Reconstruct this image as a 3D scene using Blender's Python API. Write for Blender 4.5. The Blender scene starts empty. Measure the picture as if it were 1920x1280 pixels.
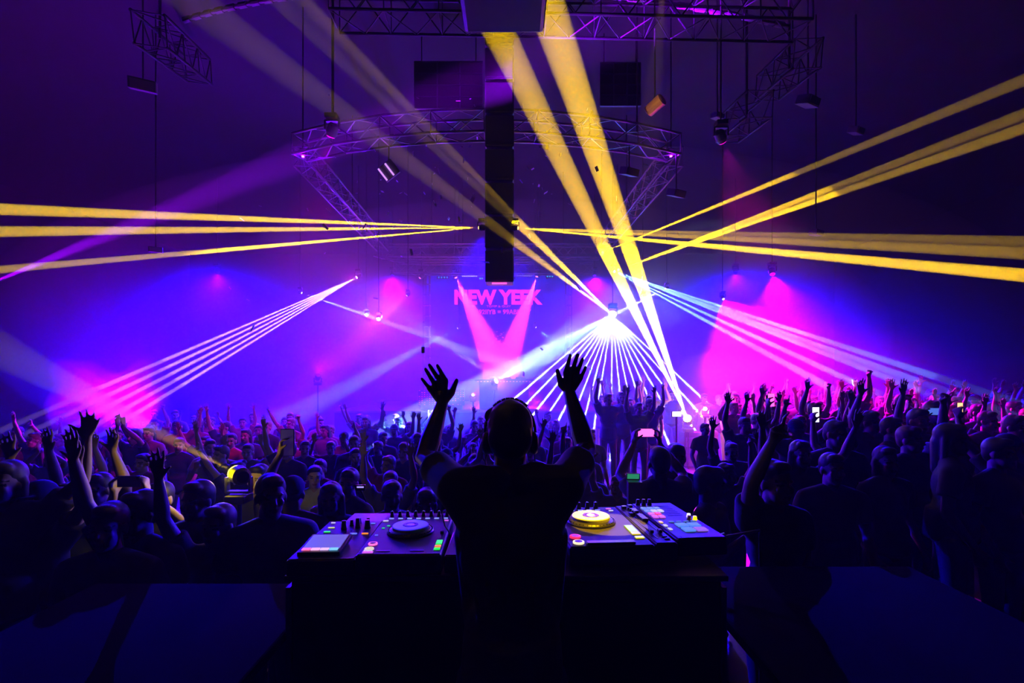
import bpy, bmesh, math, random
from mathutils import Vector, Matrix, Euler
S = bpy.context.scene
C = S.collection
random.seed(7)
PI = math.pi
# ------------------------------------------------------------------ camera, world, exposure
cam = bpy.data.objects.new('camera', bpy.data.cameras.new('camera')); C.objects.link(cam)
cam.data.lens = 18; cam.data.sensor_width = 36; cam.data.shift_y = 60/1920
cam.data.clip_start = .02; cam.data.clip_end = 200
cam.location = (0, 0, 2.7); cam.rotation_euler = (PI/2, 0, 0); S.camera = cam
W = bpy.data.worlds.new('world'); S.world = W; W.use_nodes = True
W.node_tree.nodes['Background'].inputs[0].default_value = (0, 0, 0, 1)
W.node_tree.nodes['Background'].inputs[1].default_value = 0
S.view_settings.view_transform = 'Standard'; S.view_settings.look = 'None'
S.view_settings.exposure = 0.0; S.view_settings.gamma = 1; S.view_settings.use_curve_mapping = False
try:
    S.cycles.use_denoising = True; S.cycles.use_adaptive_sampling = True; S.cycles.adaptive_threshold = .05
    S.cycles.max_bounces = 3; S.cycles.diffuse_bounces = 0; S.cycles.glossy_bounces = 1
    S.cycles.volume_bounces = 0; S.cycles.transparent_max_bounces = 16
except Exception: pass

def P(px, py, D):                       # a point of the room: metres from photo measurements and a depth
    return Vector(((px-960)/960*D, D, 2.7-(py-700)/960*D))

# ------------------------------------------------------------------ materials
_m = {}
def mat(name, col, rough=.6, metal=0, emit=None, es=1, noise=0, scale=20, spec=.5):
    if name in _m: return _m[name]
    m = bpy.data.materials.new(name); m.use_nodes = True; nt = m.node_tree
    b = nt.nodes['Principled BSDF']; b.inputs['Base Color'].default_value = (*col, 1)
    b.inputs['Roughness'].default_value = rough; b.inputs['Metallic'].default_value = metal
    b.inputs['Specular IOR Level'].default_value = spec
    if emit: b.inputs['Emission Color'].default_value = (*emit, 1); b.inputs['Emission Strength'].default_value = es
    if noise:
        n = nt.nodes.new('ShaderNodeTexNoise'); n.inputs['Scale'].default_value = scale; n.inputs['Detail'].default_value = 4
        r = nt.nodes.new('ShaderNodeValToRGB')
        r.color_ramp.elements[0].color = (*[c*(1-noise) for c in col], 1); r.color_ramp.elements[1].color = (*[min(1, c*(1+noise)) for c in col], 1)
        tc = nt.nodes.new('ShaderNodeTexCoord'); nt.links.new(tc.outputs['Object'], n.inputs['Vector'])
        nt.links.new(n.outputs[0], r.inputs[0]); nt.links.new(r.outputs[0], b.inputs['Base Color'])
    _m[name] = m; return m
def glow(name, col, es):
    return mat(name, (.02, .02, .02), .4, 0, col, es)

# ------------------------------------------------------------------ tags
def tag(o, label, cat, group=None, kind=None):
    o['label'] = label; o['category'] = cat
    if group: o['group'] = group
    if kind: o['kind'] = kind
    return o
def link(name, me, parent=None, m=None):
    o = bpy.data.objects.new(name, me); C.objects.link(o)
    if parent: o.parent = parent
    if m is not None and me is not None:
        for x in (m if isinstance(m, (list, tuple)) else [m]): me.materials.append(x)
    return o
def empty(name, loc=(0, 0, 0), rz=0, label=None, cat=None, group=None, rot=None):
    o = bpy.data.objects.new(name, None); C.objects.link(o); o.location = loc
    o.rotation_euler = rot if rot is not None else (0, 0, rz); o.empty_display_size = .1
    if label: tag(o, label, cat, group)
    return o
def copy_tree(o, parent=None):
    c = o.copy(); C.objects.link(c); c.parent = parent
    for ch in list(o.children): copy_tree(ch, c)
    return c
def struct(name, me, m, label=None):
    o = link(name, me, None, m); o['kind'] = 'structure'; return o

# ------------------------------------------------------------------ mesh collector
class MB:
    def __init__(s): s.bm = bmesh.new()
    def box(s, c, d, rot=None, bev=0):
        t = bmesh.new(); bmesh.ops.create_cube(t, size=1)
        for v in t.verts: v.co = Vector((v.co.x*d[0], v.co.y*d[1], v.co.z*d[2]))
        if bev: bmesh.ops.bevel(t, geom=list(t.edges), offset=bev, segments=2, profile=.5, affect='EDGES')
        M = Matrix.Translation(Vector(c)) @ (rot.to_4x4() if rot is not None else Matrix())
        bmesh.ops.transform(t, matrix=M, verts=t.verts); return s._add(t)
    def _add(s, t):
        me = bpy.data.meshes.new('tmp'); t.to_mesh(me); t.free(); s.bm.from_mesh(me); bpy.data.meshes.remove(me); return s
    def tube(s, a, b, r0, r1=None, n=10, caps=True):
        a, b = Vector(a), Vector(b); r1 = r0 if r1 is None else r1
        d = b-a; L = d.length
        if L < 1e-6: return s
        t = bmesh.new(); bmesh.ops.create_cone(t, segments=n, radius1=r0, radius2=r1, depth=L, cap_ends=caps)
        M = Matrix.Translation((a+b)/2) @ d.to_track_quat('Z', 'Y').to_matrix().to_4x4()
        bmesh.ops.transform(t, matrix=M, verts=t.verts); return s._add(t)
    def path(s, pts, r, n=8):
        for i in range(len(pts)-1): s.tube(pts[i], pts[i+1], r, r, n)
        return s
    def lathe(s, prof, n=24, loc=(0, 0, 0), M=None):
        t = bmesh.new(); rings = []
        for (r, z) in prof:
            rings.append([t.verts.new((r*math.cos(2*PI*i/n), r*math.sin(2*PI*i/n), z)) for i in range(n)])
        for a, b in zip(rings, rings[1:]):
            for i in range(n): t.faces.new((a[i], a[(i+1) % n], b[(i+1) % n], b[i]))
        t.faces.new(rings[0][::-1]); t.faces.new(rings[-1])
        MM = Matrix.Translation(Vector(loc)) @ (M.to_4x4() if M is not None else Matrix())
        bmesh.ops.transform(t, matrix=MM, verts=t.verts); return s._add(t)
    def ball(s, c, r, rot=None, seg=16):
        if isinstance(r, (int, float)): r = (r, r, r)
        t = bmesh.new(); bmesh.ops.create_uvsphere(t, u_segments=seg, v_segments=max(6, seg*2//3), radius=1)
        for v in t.verts: v.co = Vector((v.co.x*r[0], v.co.y*r[1], v.co.z*r[2]))
        M = Matrix.Translation(Vector(c)) @ (rot.to_4x4() if rot is not None else Matrix())
        bmesh.ops.transform(t, matrix=M, verts=t.verts); return s._add(t)
    def cap(s, a, b, r0, r1=None, n=14):              # tapered limb with round ends
        r1 = r0 if r1 is None else r1
        s.tube(a, b, r0, r1, n); s.ball(a, r0, seg=n); s.ball(b, r1, seg=n); return s
    def quad(s, pts):
        s.bm.faces.new([s.bm.verts.new(p) for p in pts]); return s
    def mesh(s, name='mesh', smooth=False):
        me = bpy.data.meshes.new(name); s.bm.to_mesh(me); s.bm.free()
        if smooth: me.polygons.foreach_set('use_smooth', [True]*len(me.polygons))
        return me
    def obj(s, name, m, parent=None, smooth=False):
        return link(name, s.mesh(name, smooth), parent, m)
    def fused(s, name, voxel, smooth=6, fac=.5):      # one continuous skin out of the overlapping volumes
        me = bpy.data.meshes.new(name); s.bm.to_mesh(me); s.bm.free()
        o = bpy.data.objects.new('tmp', me); C.objects.link(o)
        r = o.modifiers.new('r', 'REMESH'); r.mode = 'VOXEL'; r.voxel_size = voxel
        k = o.modifiers.new('s', 'SMOOTH'); k.iterations = smooth; k.factor = fac
        dg = bpy.context.evaluated_depsgraph_get(); dg.update()
        out = bpy.data.meshes.new_from_object(o.evaluated_get(dg))
        out.name = name; C.objects.unlink(o); bpy.data.objects.remove(o); bpy.data.meshes.remove(me)
        out.polygons.foreach_set('use_smooth', [True]*len(out.polygons)); out.materials.clear()
        return out

# ------------------------------------------------------------------ lamps' light
LK = 1.0; R8 = .5
def spot(parent, a, b, ang, col, e, blend=.25, size=.002, name='spot_light'):
    l = bpy.data.lights.new(name, 'SPOT'); l.energy = e*LK; l.color = col; l.spot_size = math.radians(ang); l.spot_blend = blend
    l.shadow_soft_size = size
    o = bpy.data.objects.new(name, l); C.objects.link(o)
    o.location = a; o.rotation_euler = (Vector(b)-Vector(a)).to_track_quat('-Z', 'Y').to_euler()
    if parent:
        bpy.context.view_layer.update(); o.parent = parent; o.matrix_parent_inverse = parent.matrix_world.inverted()
    return o
def point(parent, a, col, e, size=.05):
    l = bpy.data.lights.new('glow_light', 'POINT'); l.energy = e*LK; l.color = col; l.shadow_soft_size = size
    o = bpy.data.objects.new('glow_light', l); C.objects.link(o); o.location = a
    if parent:
        bpy.context.view_layer.update(); o.parent = parent; o.matrix_parent_inverse = parent.matrix_world.inverted()
    return o

AMB = (1, .56, 0); MAG = (1, .02, .75); PNK = (1, .12, .62); BLU = (.07, .0, 1); VIO = (.28, 0, 1); WHT = (.75, .85, 1); CYA = (.1, .55, 1)
black = mat('black_powder_coat', (.012, .012, .014), .45)
plastic = mat('black_plastic', (.02, .02, .022), .35)
alu = mat('aluminium', (.55, .55, .58), .35, .9, noise=.1, scale=8)

# ------------------------------------------------------------------ haze in the room
def volume(name, col, dens, ani=0):
    m = bpy.data.materials.new(name); m.use_nodes = True; nt = m.node_tree; nt.nodes.clear()
    out = nt.nodes.new('ShaderNodeOutputMaterial'); v = nt.nodes.new('ShaderNodeVolumeScatter')
    v.inputs['Density'].default_value = dens; v.inputs['Color'].default_value = (*col, 1); v.inputs['Anisotropy'].default_value = ani
    nt.links.new(v.outputs[0], out.inputs['Volume']); return m
hz = MB().box((0, 11.5, 4.5), (33.8, 30.8, 8.94)).obj('haze', volume('thin_haze', (1, 1, 1), .0042))
tag(hz, 'thin smoky haze filling the whole club hall', 'haze', kind='stuff')
hz2 = MB().ball((0, 15.5, 3.9), (14, 8.2, 4.6), seg=48).obj('haze', volume('stage_haze', (1, 1, 1), .016), None, True)
hz3 = MB().ball((0, 16, 3.7), (11, 6.4, 3.9), seg=48).obj('haze', volume('stage_haze_core', (1, 1, 1), .020), None, True)
tag(hz3, 'thickest middle of the smoke bank around the far screen', 'haze', kind='stuff')
tag(hz2, 'thicker bank of smoky haze in front of the far stage', 'haze', kind='stuff')
#==SECTION LIGHT
def fixture_base():
    pass
lens_mats = {}
def moving_head(loc, aim, lcol, es, label, s=1.0, hang=None, name='moving_head_light', group=None, lensr=.045, support=True):
    """yoke lamp: hung under a truss (hang=+1) or standing (hang=-1); head turned to the aim."""
    loc = Vector(loc); aim = Vector(aim)
    hang = hang or 1
    e = empty(name, loc, 0, label, 'stage light', group)
    d = (aim-loc).normalized(); q = d.to_track_quat('Z', 'Y').to_matrix()
    z = hang*.20*s
    MB().box((0, 0, z), (.17*s, .17*s, .07*s), bev=.01*s).obj('base', black, e)
    yk = MB(); yk.box((0, 0, z*.72), (.20*s, .06*s, .02*s)); yk.box((.1*s, 0, z*.42), (.02*s, .05*s, .13*s)); yk.box((-.1*s, 0, z*.42), (.02*s, .05*s, .13*s))
    yk.obj('yoke', black, e)
    fl = 1.6 if (loc.y > 15.1 and abs(loc.x+.4) < 4.8) else (R8 if (loc.x > 1.5 and 2.7 < loc.y < 14.6) else 0)
    if support and hang > 0: MB().tube((0, 0, z+.03*s), (0, 0, 8.99-loc.z), .011, n=6).obj('hanging_pole', black, e)
    elif support: MB().tube((0, 0, z-.03*s), (0, 0, fl-loc.z), .02, n=8).obj('stand', black, e)
    h = MB().lathe([(.05*s, -.11*s), (.075*s, -.08*s), (.08*s, .02*s), (.062*s, .075*s)], 20, (0, 0, 0), q).obj('head', black, e)
    key = (lcol, es)
    if key not in lens_mats: lens_mats[key] = glow('lit_lens_%d' % len(lens_mats), lcol, 3+es*.03)
    MB().lathe([(lensr*s, .073*s), (lensr*s*.9, .082*s), (lensr*s*.5, .088*s)], 18, (0, 0, 0), q).obj('lens', lens_mats[key], h, True)
    return e, loc + d*.14*s
def beams(e, a, targets):
    for (b, ang, col, en, *r) in targets: spot(e, a, b, ang, col, en, *(r or ()))
A = P(903, 427, 7.5); e, a = moving_head(A, P(0, 415, 7.2), (1, .62, .1), 60, 'small amber beam light on the left flank of the hanging black tower', .55, 1, support=False)
MB().box((.03, .03, .12), (.10, .03, .03)).obj('side_arm', black, e)
beams(e, a, [(P(0, 392, 7.2), 1.5, AMB, 6e6), (P(0, 434, 7.2), 1.4, AMB, 5.6e6), (P(60, 500, 8.2), .9, AMB, 5e6)])
A = P(966, 427, 7.5); e, a = moving_head(A, P(1920, 500, 6), (1, .62, .1), 60, 'small amber beam light on the right flank of the hanging black tower', .55, 1, support=False)
MB().box((-.03, .03, .12), (.10, .03, .03)).obj('side_arm', black, e)
beams(e, a, [(P(1920, 516, 6.4), 1.6, AMB, 9e6), (P(1920, 474, 6.4), 1.6, AMB, 2e6), (P(1500, 441, 6.8), 1.2, AMB, 1.6e6)])
A = P(1128, 474, 14); e, a = moving_head(A, P(1920, 140, 5), (1, .7, .1), 40, 'amber beam light at the right end of the rear truss', .9, 1)
beams(e, a, [(P(1920, 150, 6.5), 1.15, AMB, 2.2e6)])
A = P(1158, 506, 15.4); e, a = moving_head(A, P(1920, 215, 5), (1, .7, .2), 40, 'amber beam light just under the right end of the rear truss', .9, 1)
beams(e, a, [(P(1920, 240, 6.5), .95, AMB, 5e6), (P(1920, 214, 6.5), .95, AMB, 3.2e6)])
A = P(1290, 787, 11.8); e, a = moving_head(A, P(1000, 100, 5), (1, .85, .1), 300, 'blazing yellow floor light among the crowd right of the DJ', 1.2, -1, lensr=.075)
beams(e, a, [(P(950, 90, 5.2), 2.1, AMB, 6.5e6), (P(1052, 90, 5.2), 2.4, AMB, 7.5e6)]); point(e, a + Vector((0, -.15, .05)), (1, .65, 0), 40)
A = P(1149, 589, 14.5); e, a = moving_head(A, P(1050, 690, 6), (.75, .9, 1), 400, 'dazzling white blue burst light right of the big screen', 1.3, 1, lensr=.08)
for i in range(17):
    t = (i-8)/8.0; x = 1100+t*185-15*(1-abs(t)); spot(e, a, P(1145+t*230 + (-12 if t < 0 else 0), 860-60*abs(t)**2, 12.6+.2*(i % 3)), .50, (.55, .75, 1), 4.5e6, .3)
beams(e, a, [(P(800, 250, 5.2), 1.2, AMB, 1.9e6), (P(760, 300, 4.9), 1.0, AMB, 1.2e6), (P(920, 730, 12.5), 13, CYA, 4e4, .8)])
spot(e, a, P(1000,690,10), 150, (.02, .16, 1), 260, 1); point(e, a + Vector((0, -.1, -.05)), (.02, .16, 1), 200); 
A = P(672, 518, 15.5); e, a = moving_head(A, P(280, 740, 12), (1, .5, .8), 120, 'pink laser light high left of the stage', .9, 1, 'laser_projector')
for i in range(5): spot(e, a, P(250+i*9, 700+i*14, 16), .17, (1, .5, 1), 1.5e6, .3)
point(e, a+Vector((-.1, -.1, 0)), (.9, 0, .8), 45)
A = P(1150, 508, 15.5); e, a = moving_head(A, P(1800, 740, 8), (.7, .8, 1), 120, 'blue laser light under the right end of the rear truss', .8, 1, 'laser_projector')
for i, (x, y, g) in enumerate([(1920, 760, .30), (1900, 800, .26), (1760, 790, .26), (1590, 745, .14), (1860, 765, .12)]): spot(e, a, P(x, y, 8), g, (.14, .32, 1), 2.2e6, .4)
# bright violet beam from outside the left edge
A = P(-60, 548, 6.4); e, a = moving_head(A, P(600, 280, 9), (.4, .1, 1), 60, 'violet beam light standing beyond the left wall bay', .8, -1)
beams(e, a, [(P(640, 262, 7.0), 6.5, (.30, 0, 1), 2.6e5, .8)])
# pink stage spots
for (x, y, D, tx, ty, ang, en, lab) in [(853, 517, 17.2, 935, 690, 21, 2.6e5, 'pink spot above the left edge of the screen lettering'), (1008, 515, 17.2, 945, 690, 19, 2.3e5, 'pink spot above the right edge of the screen lettering'),
        (790, 518, 16.5, 700, 610, 14, 3.2e4, 'pink spot on the left screen tower')]:
    A = P(x, y, D); e, a = moving_head(A, P(tx, ty, D-.6), (1, .15, .4), 60, lab, .95, 1); spot(e, a, P(tx, ty, D-.6), ang, MAG, en*.5, .5)
# stage burst
A = P(927, 716, 15.2); e, a = moving_head(A, P(1060, 640, 14), (1, .9, 1), 400, 'white burst light lying on the far DJ booth', 1.0, -1, lensr=.08)
beams(e, a, [(P(1065, 640, 17), 22, (.45, .6, 1), 2.4e4, .6), (P(850, 660, 16.5), 13, (.45, .55, 1), 1.4e4, .6)]); point(e, a+Vector((0, -.1, 0)), (1, .12, .85), 90)
for (x, y, D, c, lc, pe, lab) in [(710, 598, 14, (1, .08, .8), (1, .6, .9), 5000, 'pink white star of light left of the screen'), (687, 590, 14.5, (.05, .4, 1), (.5, 1, 1), 900, 'small cyan light beside the pink star light'),
        (887, 740, 14, (1, .1, .8), (1, .6, .9), 260, 'small pink light at the foot of the far stage'), (1205, 560, 13.5, (1, .15, .9), (1, .8, .9), 320, 'white pink light just right of the dazzling burst'),
        (135, 858, 8.3, (.9, .0, .9), (1, .8, .9), 900, 'white pink light low among the left crowd'), (1322, 766, 11, (1, .08, .7), (1, .8, .8), 1800, 'pink white floor light behind the blazing yellow one')]:
    A = P(x, y, D); e, a = moving_head(A, (0, 0, 2.5), lc, 150, lab, .8, -1 if y > 700 else 1); point(e, a + Vector((0, -.06, 0)), c, pe*.05)
for (x, y, D, tx, ty, D2, ang, c, en, lab) in [(563, 548, 14.5, 690, 592, 14.3, 3, (.35, .5, 1), 1.6e5, 'pale blue narrow spot far left of the stage'), (765, 552, 14.2, 712, 597, 14, 3, (.6, .4, 1), 1.6e5, 'narrow spot aimed down at the pink star light'),
        (1250, 540, 14, 1190, 570, 13.7, 4, (.5, .7, 1), 2.2e5, 'narrow white spot crossing the blue laser rays'), (860, 614, 17.5, 845, 622, 17.4, 8, CYA, 3e4, 'tiny cyan spot at left of the screen'),
        (1003, 612, 17.5, 1018, 624, 17.4, 8, CYA, 3e4, 'tiny cyan spot at right of the screen')]:
    A = P(x, y, D); e, a = moving_head(A, P(tx, ty, D2), (.6, .7, 1), 60, lab, .6, 1); spot(e, a, P(tx, ty, D2), ang, c, en, .4)
for (x, y, lab) in [(568, 293, 'violet light under the left front truss corner'), (1258, 292, 'violet light under the right front truss corner')]:
    A = P(x, y, 8.8); e, a = moving_head(A, (0, 0, 3), (.6, .25, 1), 20, lab, .5, 1); point(e, a, (.3, .0, 1), 14)
A = P(1355, 558, 13); e, a = moving_head(A, P(1400, 640, 12), (1, .7, .8), 60, 'pink wash light above the pink smoke at right', .7, 1); spot(e, a, P(1400, 640, 12), 75, (1, .0, .8), 2.2e4, .8)
A = P(448, 890, 3.95); e, a = moving_head(A, P(285, 800, 6.4), (1, .8, .05), 200, 'yellow floor light among the left crowd, beam reaching a raised hand', .9, -1, lensr=.07)
spot(e, a, P(270, 797, 4.15), 8, AMB, 2.2e4, .5); point(e, a+Vector((0, -.12, .02)), (1, .7, 0), 8)
# wash lights added to tint the haze and light the crowd
BL2 = (.006, 0, 1); VI2 = (.09, 0, 1)
ADDED_WASH = [((-9.5, 16.5, 6.0), (-7.5, 13, 0), 112, BL2, 8.5e4, 'blue'), ((-4.2, 18.0, 6.2), (-3.5, 15, 0), 120, VI2, 2.4e4, 'violet'), ((7.2, 16.5, 6.0), (6, 13, 0), 112, BL2, 8.5e4, 'blue'),
        ((2.9, 18.0, 6.2), (2.6, 15, 0), 120, VI2, 2.0e4, 'violet'), ((-5.5, 14.5, 2.6), (-4, 12, 5), 110, VI2, 4e3, 'violet'), ((-7.0, 9.9, 1.55), (-7.3, 9.3, 2.6), 130, (.36, 0, 1), 3.5e3, 'violet'), ((-.6, 12.8, 6.4), (-.4, 13.5, 0), 120, BL2, 9e3, 'blue'), ((6.4, 12.6, 5.2), (6.0, 10.2, 1), 80, (1, 0, .6), 4.5e3, 'magenta'), ((-2.6, 7.4, 6.2), (-5.0, 9.8, 1), 50, (1, 0, .7), 1.0e3, 'magenta'), ((3.1, 7.6, 6.2), (6.4, 10.6, 1.8), 52, (1, 0, .6), 1.3e3, 'magenta')]
for i, (p, t, ang, c, en, cn) in enumerate(ADDED_WASH):
    e, a = moving_head(p, t, c, 6, cn + ' wash light added ' + ['high at far left', 'high behind the left screen tower', 'high at far right', 'high behind the right screen tower', 'low among the far left crowd', 'low inside the left smoke', 'over the middle of the floor crowd', 'over the pink lit rows at right', 'just left of the strobe panel', 'just beyond the right end of the front truss'][i], 1.0, 1 if p[2] > 4 else -1, 'added_wash_light', lensr=.06)
    spot(e, a, t, ang, c, en, 1, .02)

def puff(c, r, seed, dens, label):
    """a billow of thicker smoke"""
    rr = random.Random(seed); b = MB()
    for i in range(34):
        d = Vector((rr.gauss(0, 1), rr.gauss(0, 1), rr.gauss(0, 1))).normalized()*rr.uniform(.35, 1); k = rr.uniform(.14, .34)
        b.ball(Vector(c)+Vector((d.x*r[0], d.y*r[1], d.z*r[2])), (r[0]*k, r[1]*k, r[2]*k*1.1), seg=12)
    b.ball(c, (r[0]*.72, r[1]*.72, r[2]*.68)); me = b.fused('smoke', .10, 5, .6)
    me.materials.append(volume('smoke_%d' % seed, (1, 1, 1), dens)); o = link('smoke', me); tag(o, label, 'smoke', kind='stuff'); return o
puff(P(1395, 612, 12.5), (.8, .9, .7), 4, .22, 'pink lit billow of smoke hanging above the right crowd')
puff(P(1350, 690, 12.2), (1.35, .9, .6), 8, .15, 'wide pink lit smoke just above the heads at right')
puff(P(192, 770, 9.2), (1.05, 1.0, 1.0), 6, .13, 'violet lit billow of smoke over the left crowd')
puff(P(745, 650, 13.0), (.8, .8, 1.1), 5, .05, 'violet smoke rising left of the far screen')
puff(P(822, 640, 15.6), (.4, .3, .3), 9, .3, 'small pale smoke patch at the left of the screen')
#==SECTION ROOM
dark_wall = mat('dark_painted_wall', (.006, .006, .009), .8, noise=.3, scale=3)
struct('floor', MB().box((0, 11.5, -.05), (34.4, 31.4, .1)).mesh('floor'), mat('dark_floor', (.012, .012, .015), .6, noise=.3, scale=2))
struct('ceiling', MB().box((0, 11.5, 9.05), (34.4, 31.4, .1)).mesh('ceiling'), mat('black_ceiling', (.003, .003, .004), .8, noise=.3, scale=2))
struct('wall_left', MB().box((-17.1, 11.5, 4.5), (.2, 31.4, 9)).mesh('w'), dark_wall)
struct('wall_right', MB().box((17.1, 11.5, 4.5), (.2, 31.4, 9)).mesh('w'), dark_wall)
struct('wall_back', MB().box((0, 27.1, 4.5), (34, .2, 9)).mesh('w'), dark_wall)
struct('wall_front', MB().box((0, -4.1, 4.5), (34, .2, 9)).mesh('w'), dark_wall)

steel = mat('brushed_truss_steel', (.22, .21, .25), .45, .6, noise=.15, scale=6)
darksteel = mat('dull_truss_steel', (.02, .02, .03), .5, .6, noise=.15, scale=6)
def truss(pts, label, w=.3, r=.02, m=steel, group=None, step=.38, h=None, name='lighting_truss'):
    """box truss along a polyline: four chords and the lattice between them"""
    h = h or w
    c = Vector(pts[len(pts)//2]); e = empty(name, c, 0, label, 'truss', group)
    pts = [Vector(p)-c for p in pts]; fr = []
    for i, p in enumerate(pts):
        t = (pts[min(i+1, len(pts)-1)]-pts[max(i-1, 0)]).normalized()
        up = Vector((0, 0, 1)) if abs(t.z) < .9 else Vector((0, 1, 0))
        sd = t.cross(up).normalized(); u2 = sd.cross(t).normalized(); fr.append((p, sd, u2))
    def corner(i, k): p, sd, u2 = fr[i]; return p + sd*(w/2*(1 if k in (0, 1) else -1)) + u2*(h/2*(1 if k in (0, 3) else -1))
    for k in range(4):
        MB().path([corner(i, k) for i in range(len(pts))], r).obj('chord', m, e, True)
    b = MB(); n = 0
    for i in range(len(pts)-1):
        L = (pts[i+1]-pts[i]).length; N = max(1, round(L/step))
        for j in range(N):
            for k in range(4):
                k2 = (k+1) % 4
                a0 = corner(i, k).lerp(corner(i+1, k), j/N); a1 = corner(i, k).lerp(corner(i+1, k), (j+1)/N)
                b0 = corner(i, k2).lerp(corner(i+1, k2), j/N); b1 = corner(i, k2).lerp(corner(i+1, k2), (j+1)/N)
                b.tube(a0, b1, r*.45, n=5) if j % 2 == 0 else b.tube(b0, a1, r*.45, n=5)
                if j == 0 or j % 2 == 0: b.tube(a0, b0, r*.4, n=5)
    for k in range(4): b.tube(corner(-1, k), corner(-1, (k+1) % 4), r*.5, n=5)
    b.obj('bracing', m, e)
    return e
def cable_up(e, x, y, z, r=.012):
    MB().tube(Vector((x, y, z))-e.location, Vector((x, y, 9.0))-e.location, r).obj('hanging_cable', black, e)
def curve_pts(a, mid, b, n=8):
    a, mid, b = Vector(a), Vector(mid), Vector(b); out = []
    for i in range(n+1):
        t = i/n; out.append(a*(1-t)*(1-2*t) + mid*4*t*(1-t) + b*t*(2*t-1))
    return out
e = truss(curve_pts((-3.67, 8.85, 6.6), (-.43, 8.05, 6.6), (2.8, 8.85, 6.6)), 'curved front lighting truss hanging across the hall above the DJ', .34, .022)
for x in (-3.0, 2.1): cable_up(e, x, 8.6, 6.75)
e = truss([(-3.75, 9.2, 6.6), (-3.95, 15.6, 6.6)], 'left side truss running back from the front truss toward the stage', .34, .02); cable_up(e, -3.9, 12.5, 6.75)
e = truss([(2.9, 9.2, 6.6), (2.75, 15.6, 6.6)], 'right side truss running back from the front truss toward the stage', .34, .02); cable_up(e, 2.8, 12.5, 6.75)
e = truss([(-4.1, 16, 6.5), (2.75, 16, 6.5)], 'upper rear truss above the far screen', .4, .022); cable_up(e, -2.5, 16, 6.7); cable_up(e, 1.6, 16, 6.7)
e = truss([(-3.8, 16.6, 6.1), (2.6, 16.6, 6.1)], 'lower rear truss just above the far screen', .36, .02); cable_up(e, -1.6, 16.6, 6.3); cable_up(e, .9, 16.6, 6.3)
e = truss([(-2.5, 7.2, 7.9), (4.2, 7.4, 7.9)], 'long straight truss close under the dark ceiling', .5, .022, darksteel); cable_up(e, -1.8, 7.2, 8.1); cable_up(e, 3.6, 7.4, 8.1)
e = truss([P(280, 55, 7.4), P(372, 132, 9.6)], 'short dull truss high at the upper left', .42, .025, darksteel); cable_up(e, *P(300, 72, 8), .02)
e = truss([P(1515, 100, 7.6), P(1440, 165, 9)], 'short dull truss high at the upper right, outer of two', .4, .02, darksteel); cable_up(e, *P(1480, 130, 8.2), .02)
e = truss([P(1425, 195, 8), P(1365, 245, 9.2)], 'short dull truss high at the upper right, inner of two', .4, .02, darksteel); cable_up(e, *P(1400, 215, 8.5), .02)
cp = curve_pts((-5.2, 8.2, 8.1), (0, 6.8, 8.0), (4.6, 8.2, 8.1), 40)
cp = curve_pts(P(345, 38, 8.2), P(860, -25, 7.5), P(1480, 50, 8.2), 40)
dt = MB()
for i in range(0, 40):
    dt.tube(cp[i], cp[i].lerp(cp[i+1], .62), .045, n=10)
dt.path(cp, .03)
for i in (6, 17, 28, 37): dt.tube(cp[i], (cp[i].x, cp[i].y, 9.0), .012)
tag(dt.obj('ribbed_duct', mat('duct_plastic', (.12, .11, .16), .5)), 'long curved ribbed duct hanging under the dark ceiling', 'duct')
# ceiling grid panels
for (x0, x1, y0, y1, D, lab) in [(778, 905, 118, 205, 9.5, 'dark slatted ceiling panel left of the black tower'), (1125, 1200, 120, 200, 9.5, 'dark slatted ceiling panel right of the amber beams')]:
    a = P(x0, y0, D); b = P(x1, y1, D); c = (a+b)/2; e = empty('ceiling_panel', (c.x, c.y, c.z), 0, lab, 'ceiling panel')
    w, h = abs(b.x-a.x), abs(a.z-b.z)
    MB().box((0, 0, 0), (w, .05, h)).obj('panel', mat('panel_grey', (.07, .07, .1), .6), e)
    g = MB()
    for i in range(5): g.box((0, -.035, -h/2+h*i/4), (w, .02, .018))
    for i in range(4): g.box((-w/2+w*i/3, -.035, 0), (.018, .02, h))
    g.obj('grid', mat('grid_steel', (.16, .15, .22), .5, .5), e)
    for sx in (-1, 1): MB().tube((sx*w*.4, 0, h/2), (sx*w*.4, 0, 9.0-c.z), .01).obj('hanging_cable', black, e)
# central black tower of stacked speakers
bx, by = P(937, 0, 7.75).x, 7.75
tower = empty('hanging_speaker_tower', (bx, by, 4.05), 0, 'black hanging speaker tower in the middle between the two amber lights', 'speaker')
mesh_m = mat('speaker_grille', (.01, .01, .012), .7, noise=.4, scale=200)
for k in range(9):
    z = k*.5
    MB().box((0, 0, .24+z), (.43, .36, .47), bev=.02).obj('cabinet', black, tower)
    MB().box((0, -.185, .24+z), (.38, .012, .41)).obj('grille', mesh_m, tower)
MB().box((0, 0, 4.58), (.2, .2, .14)).obj('rigging_frame', black, tower); MB().tube((0, 0, 4.6), (0, 0, 4.95), .03).obj('hanging_cable', black, tower)
MB().box((0, -.2, -.02), (.22, .05, .02)).obj('red_strip_light', glow('red_strip', (1, .1, .5), 1.2), tower)
e = empty('ceiling_speaker', (P(945, 0, 3.4).x, 3, 4.95), 0, 'large black box speaker hanging closest above the DJ', 'speaker')
MB().box((0, .2, .38), (.53, .4, .76), bev=.03).obj('cabinet', black, e); MB().box((0, -.006, .38), (.41, .012, .68)).obj('grille', mesh_m, e)
MB().tube((0, .2, .75), (0, .2, 4.05), .03).obj('hanging_pole', black, e)
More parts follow.
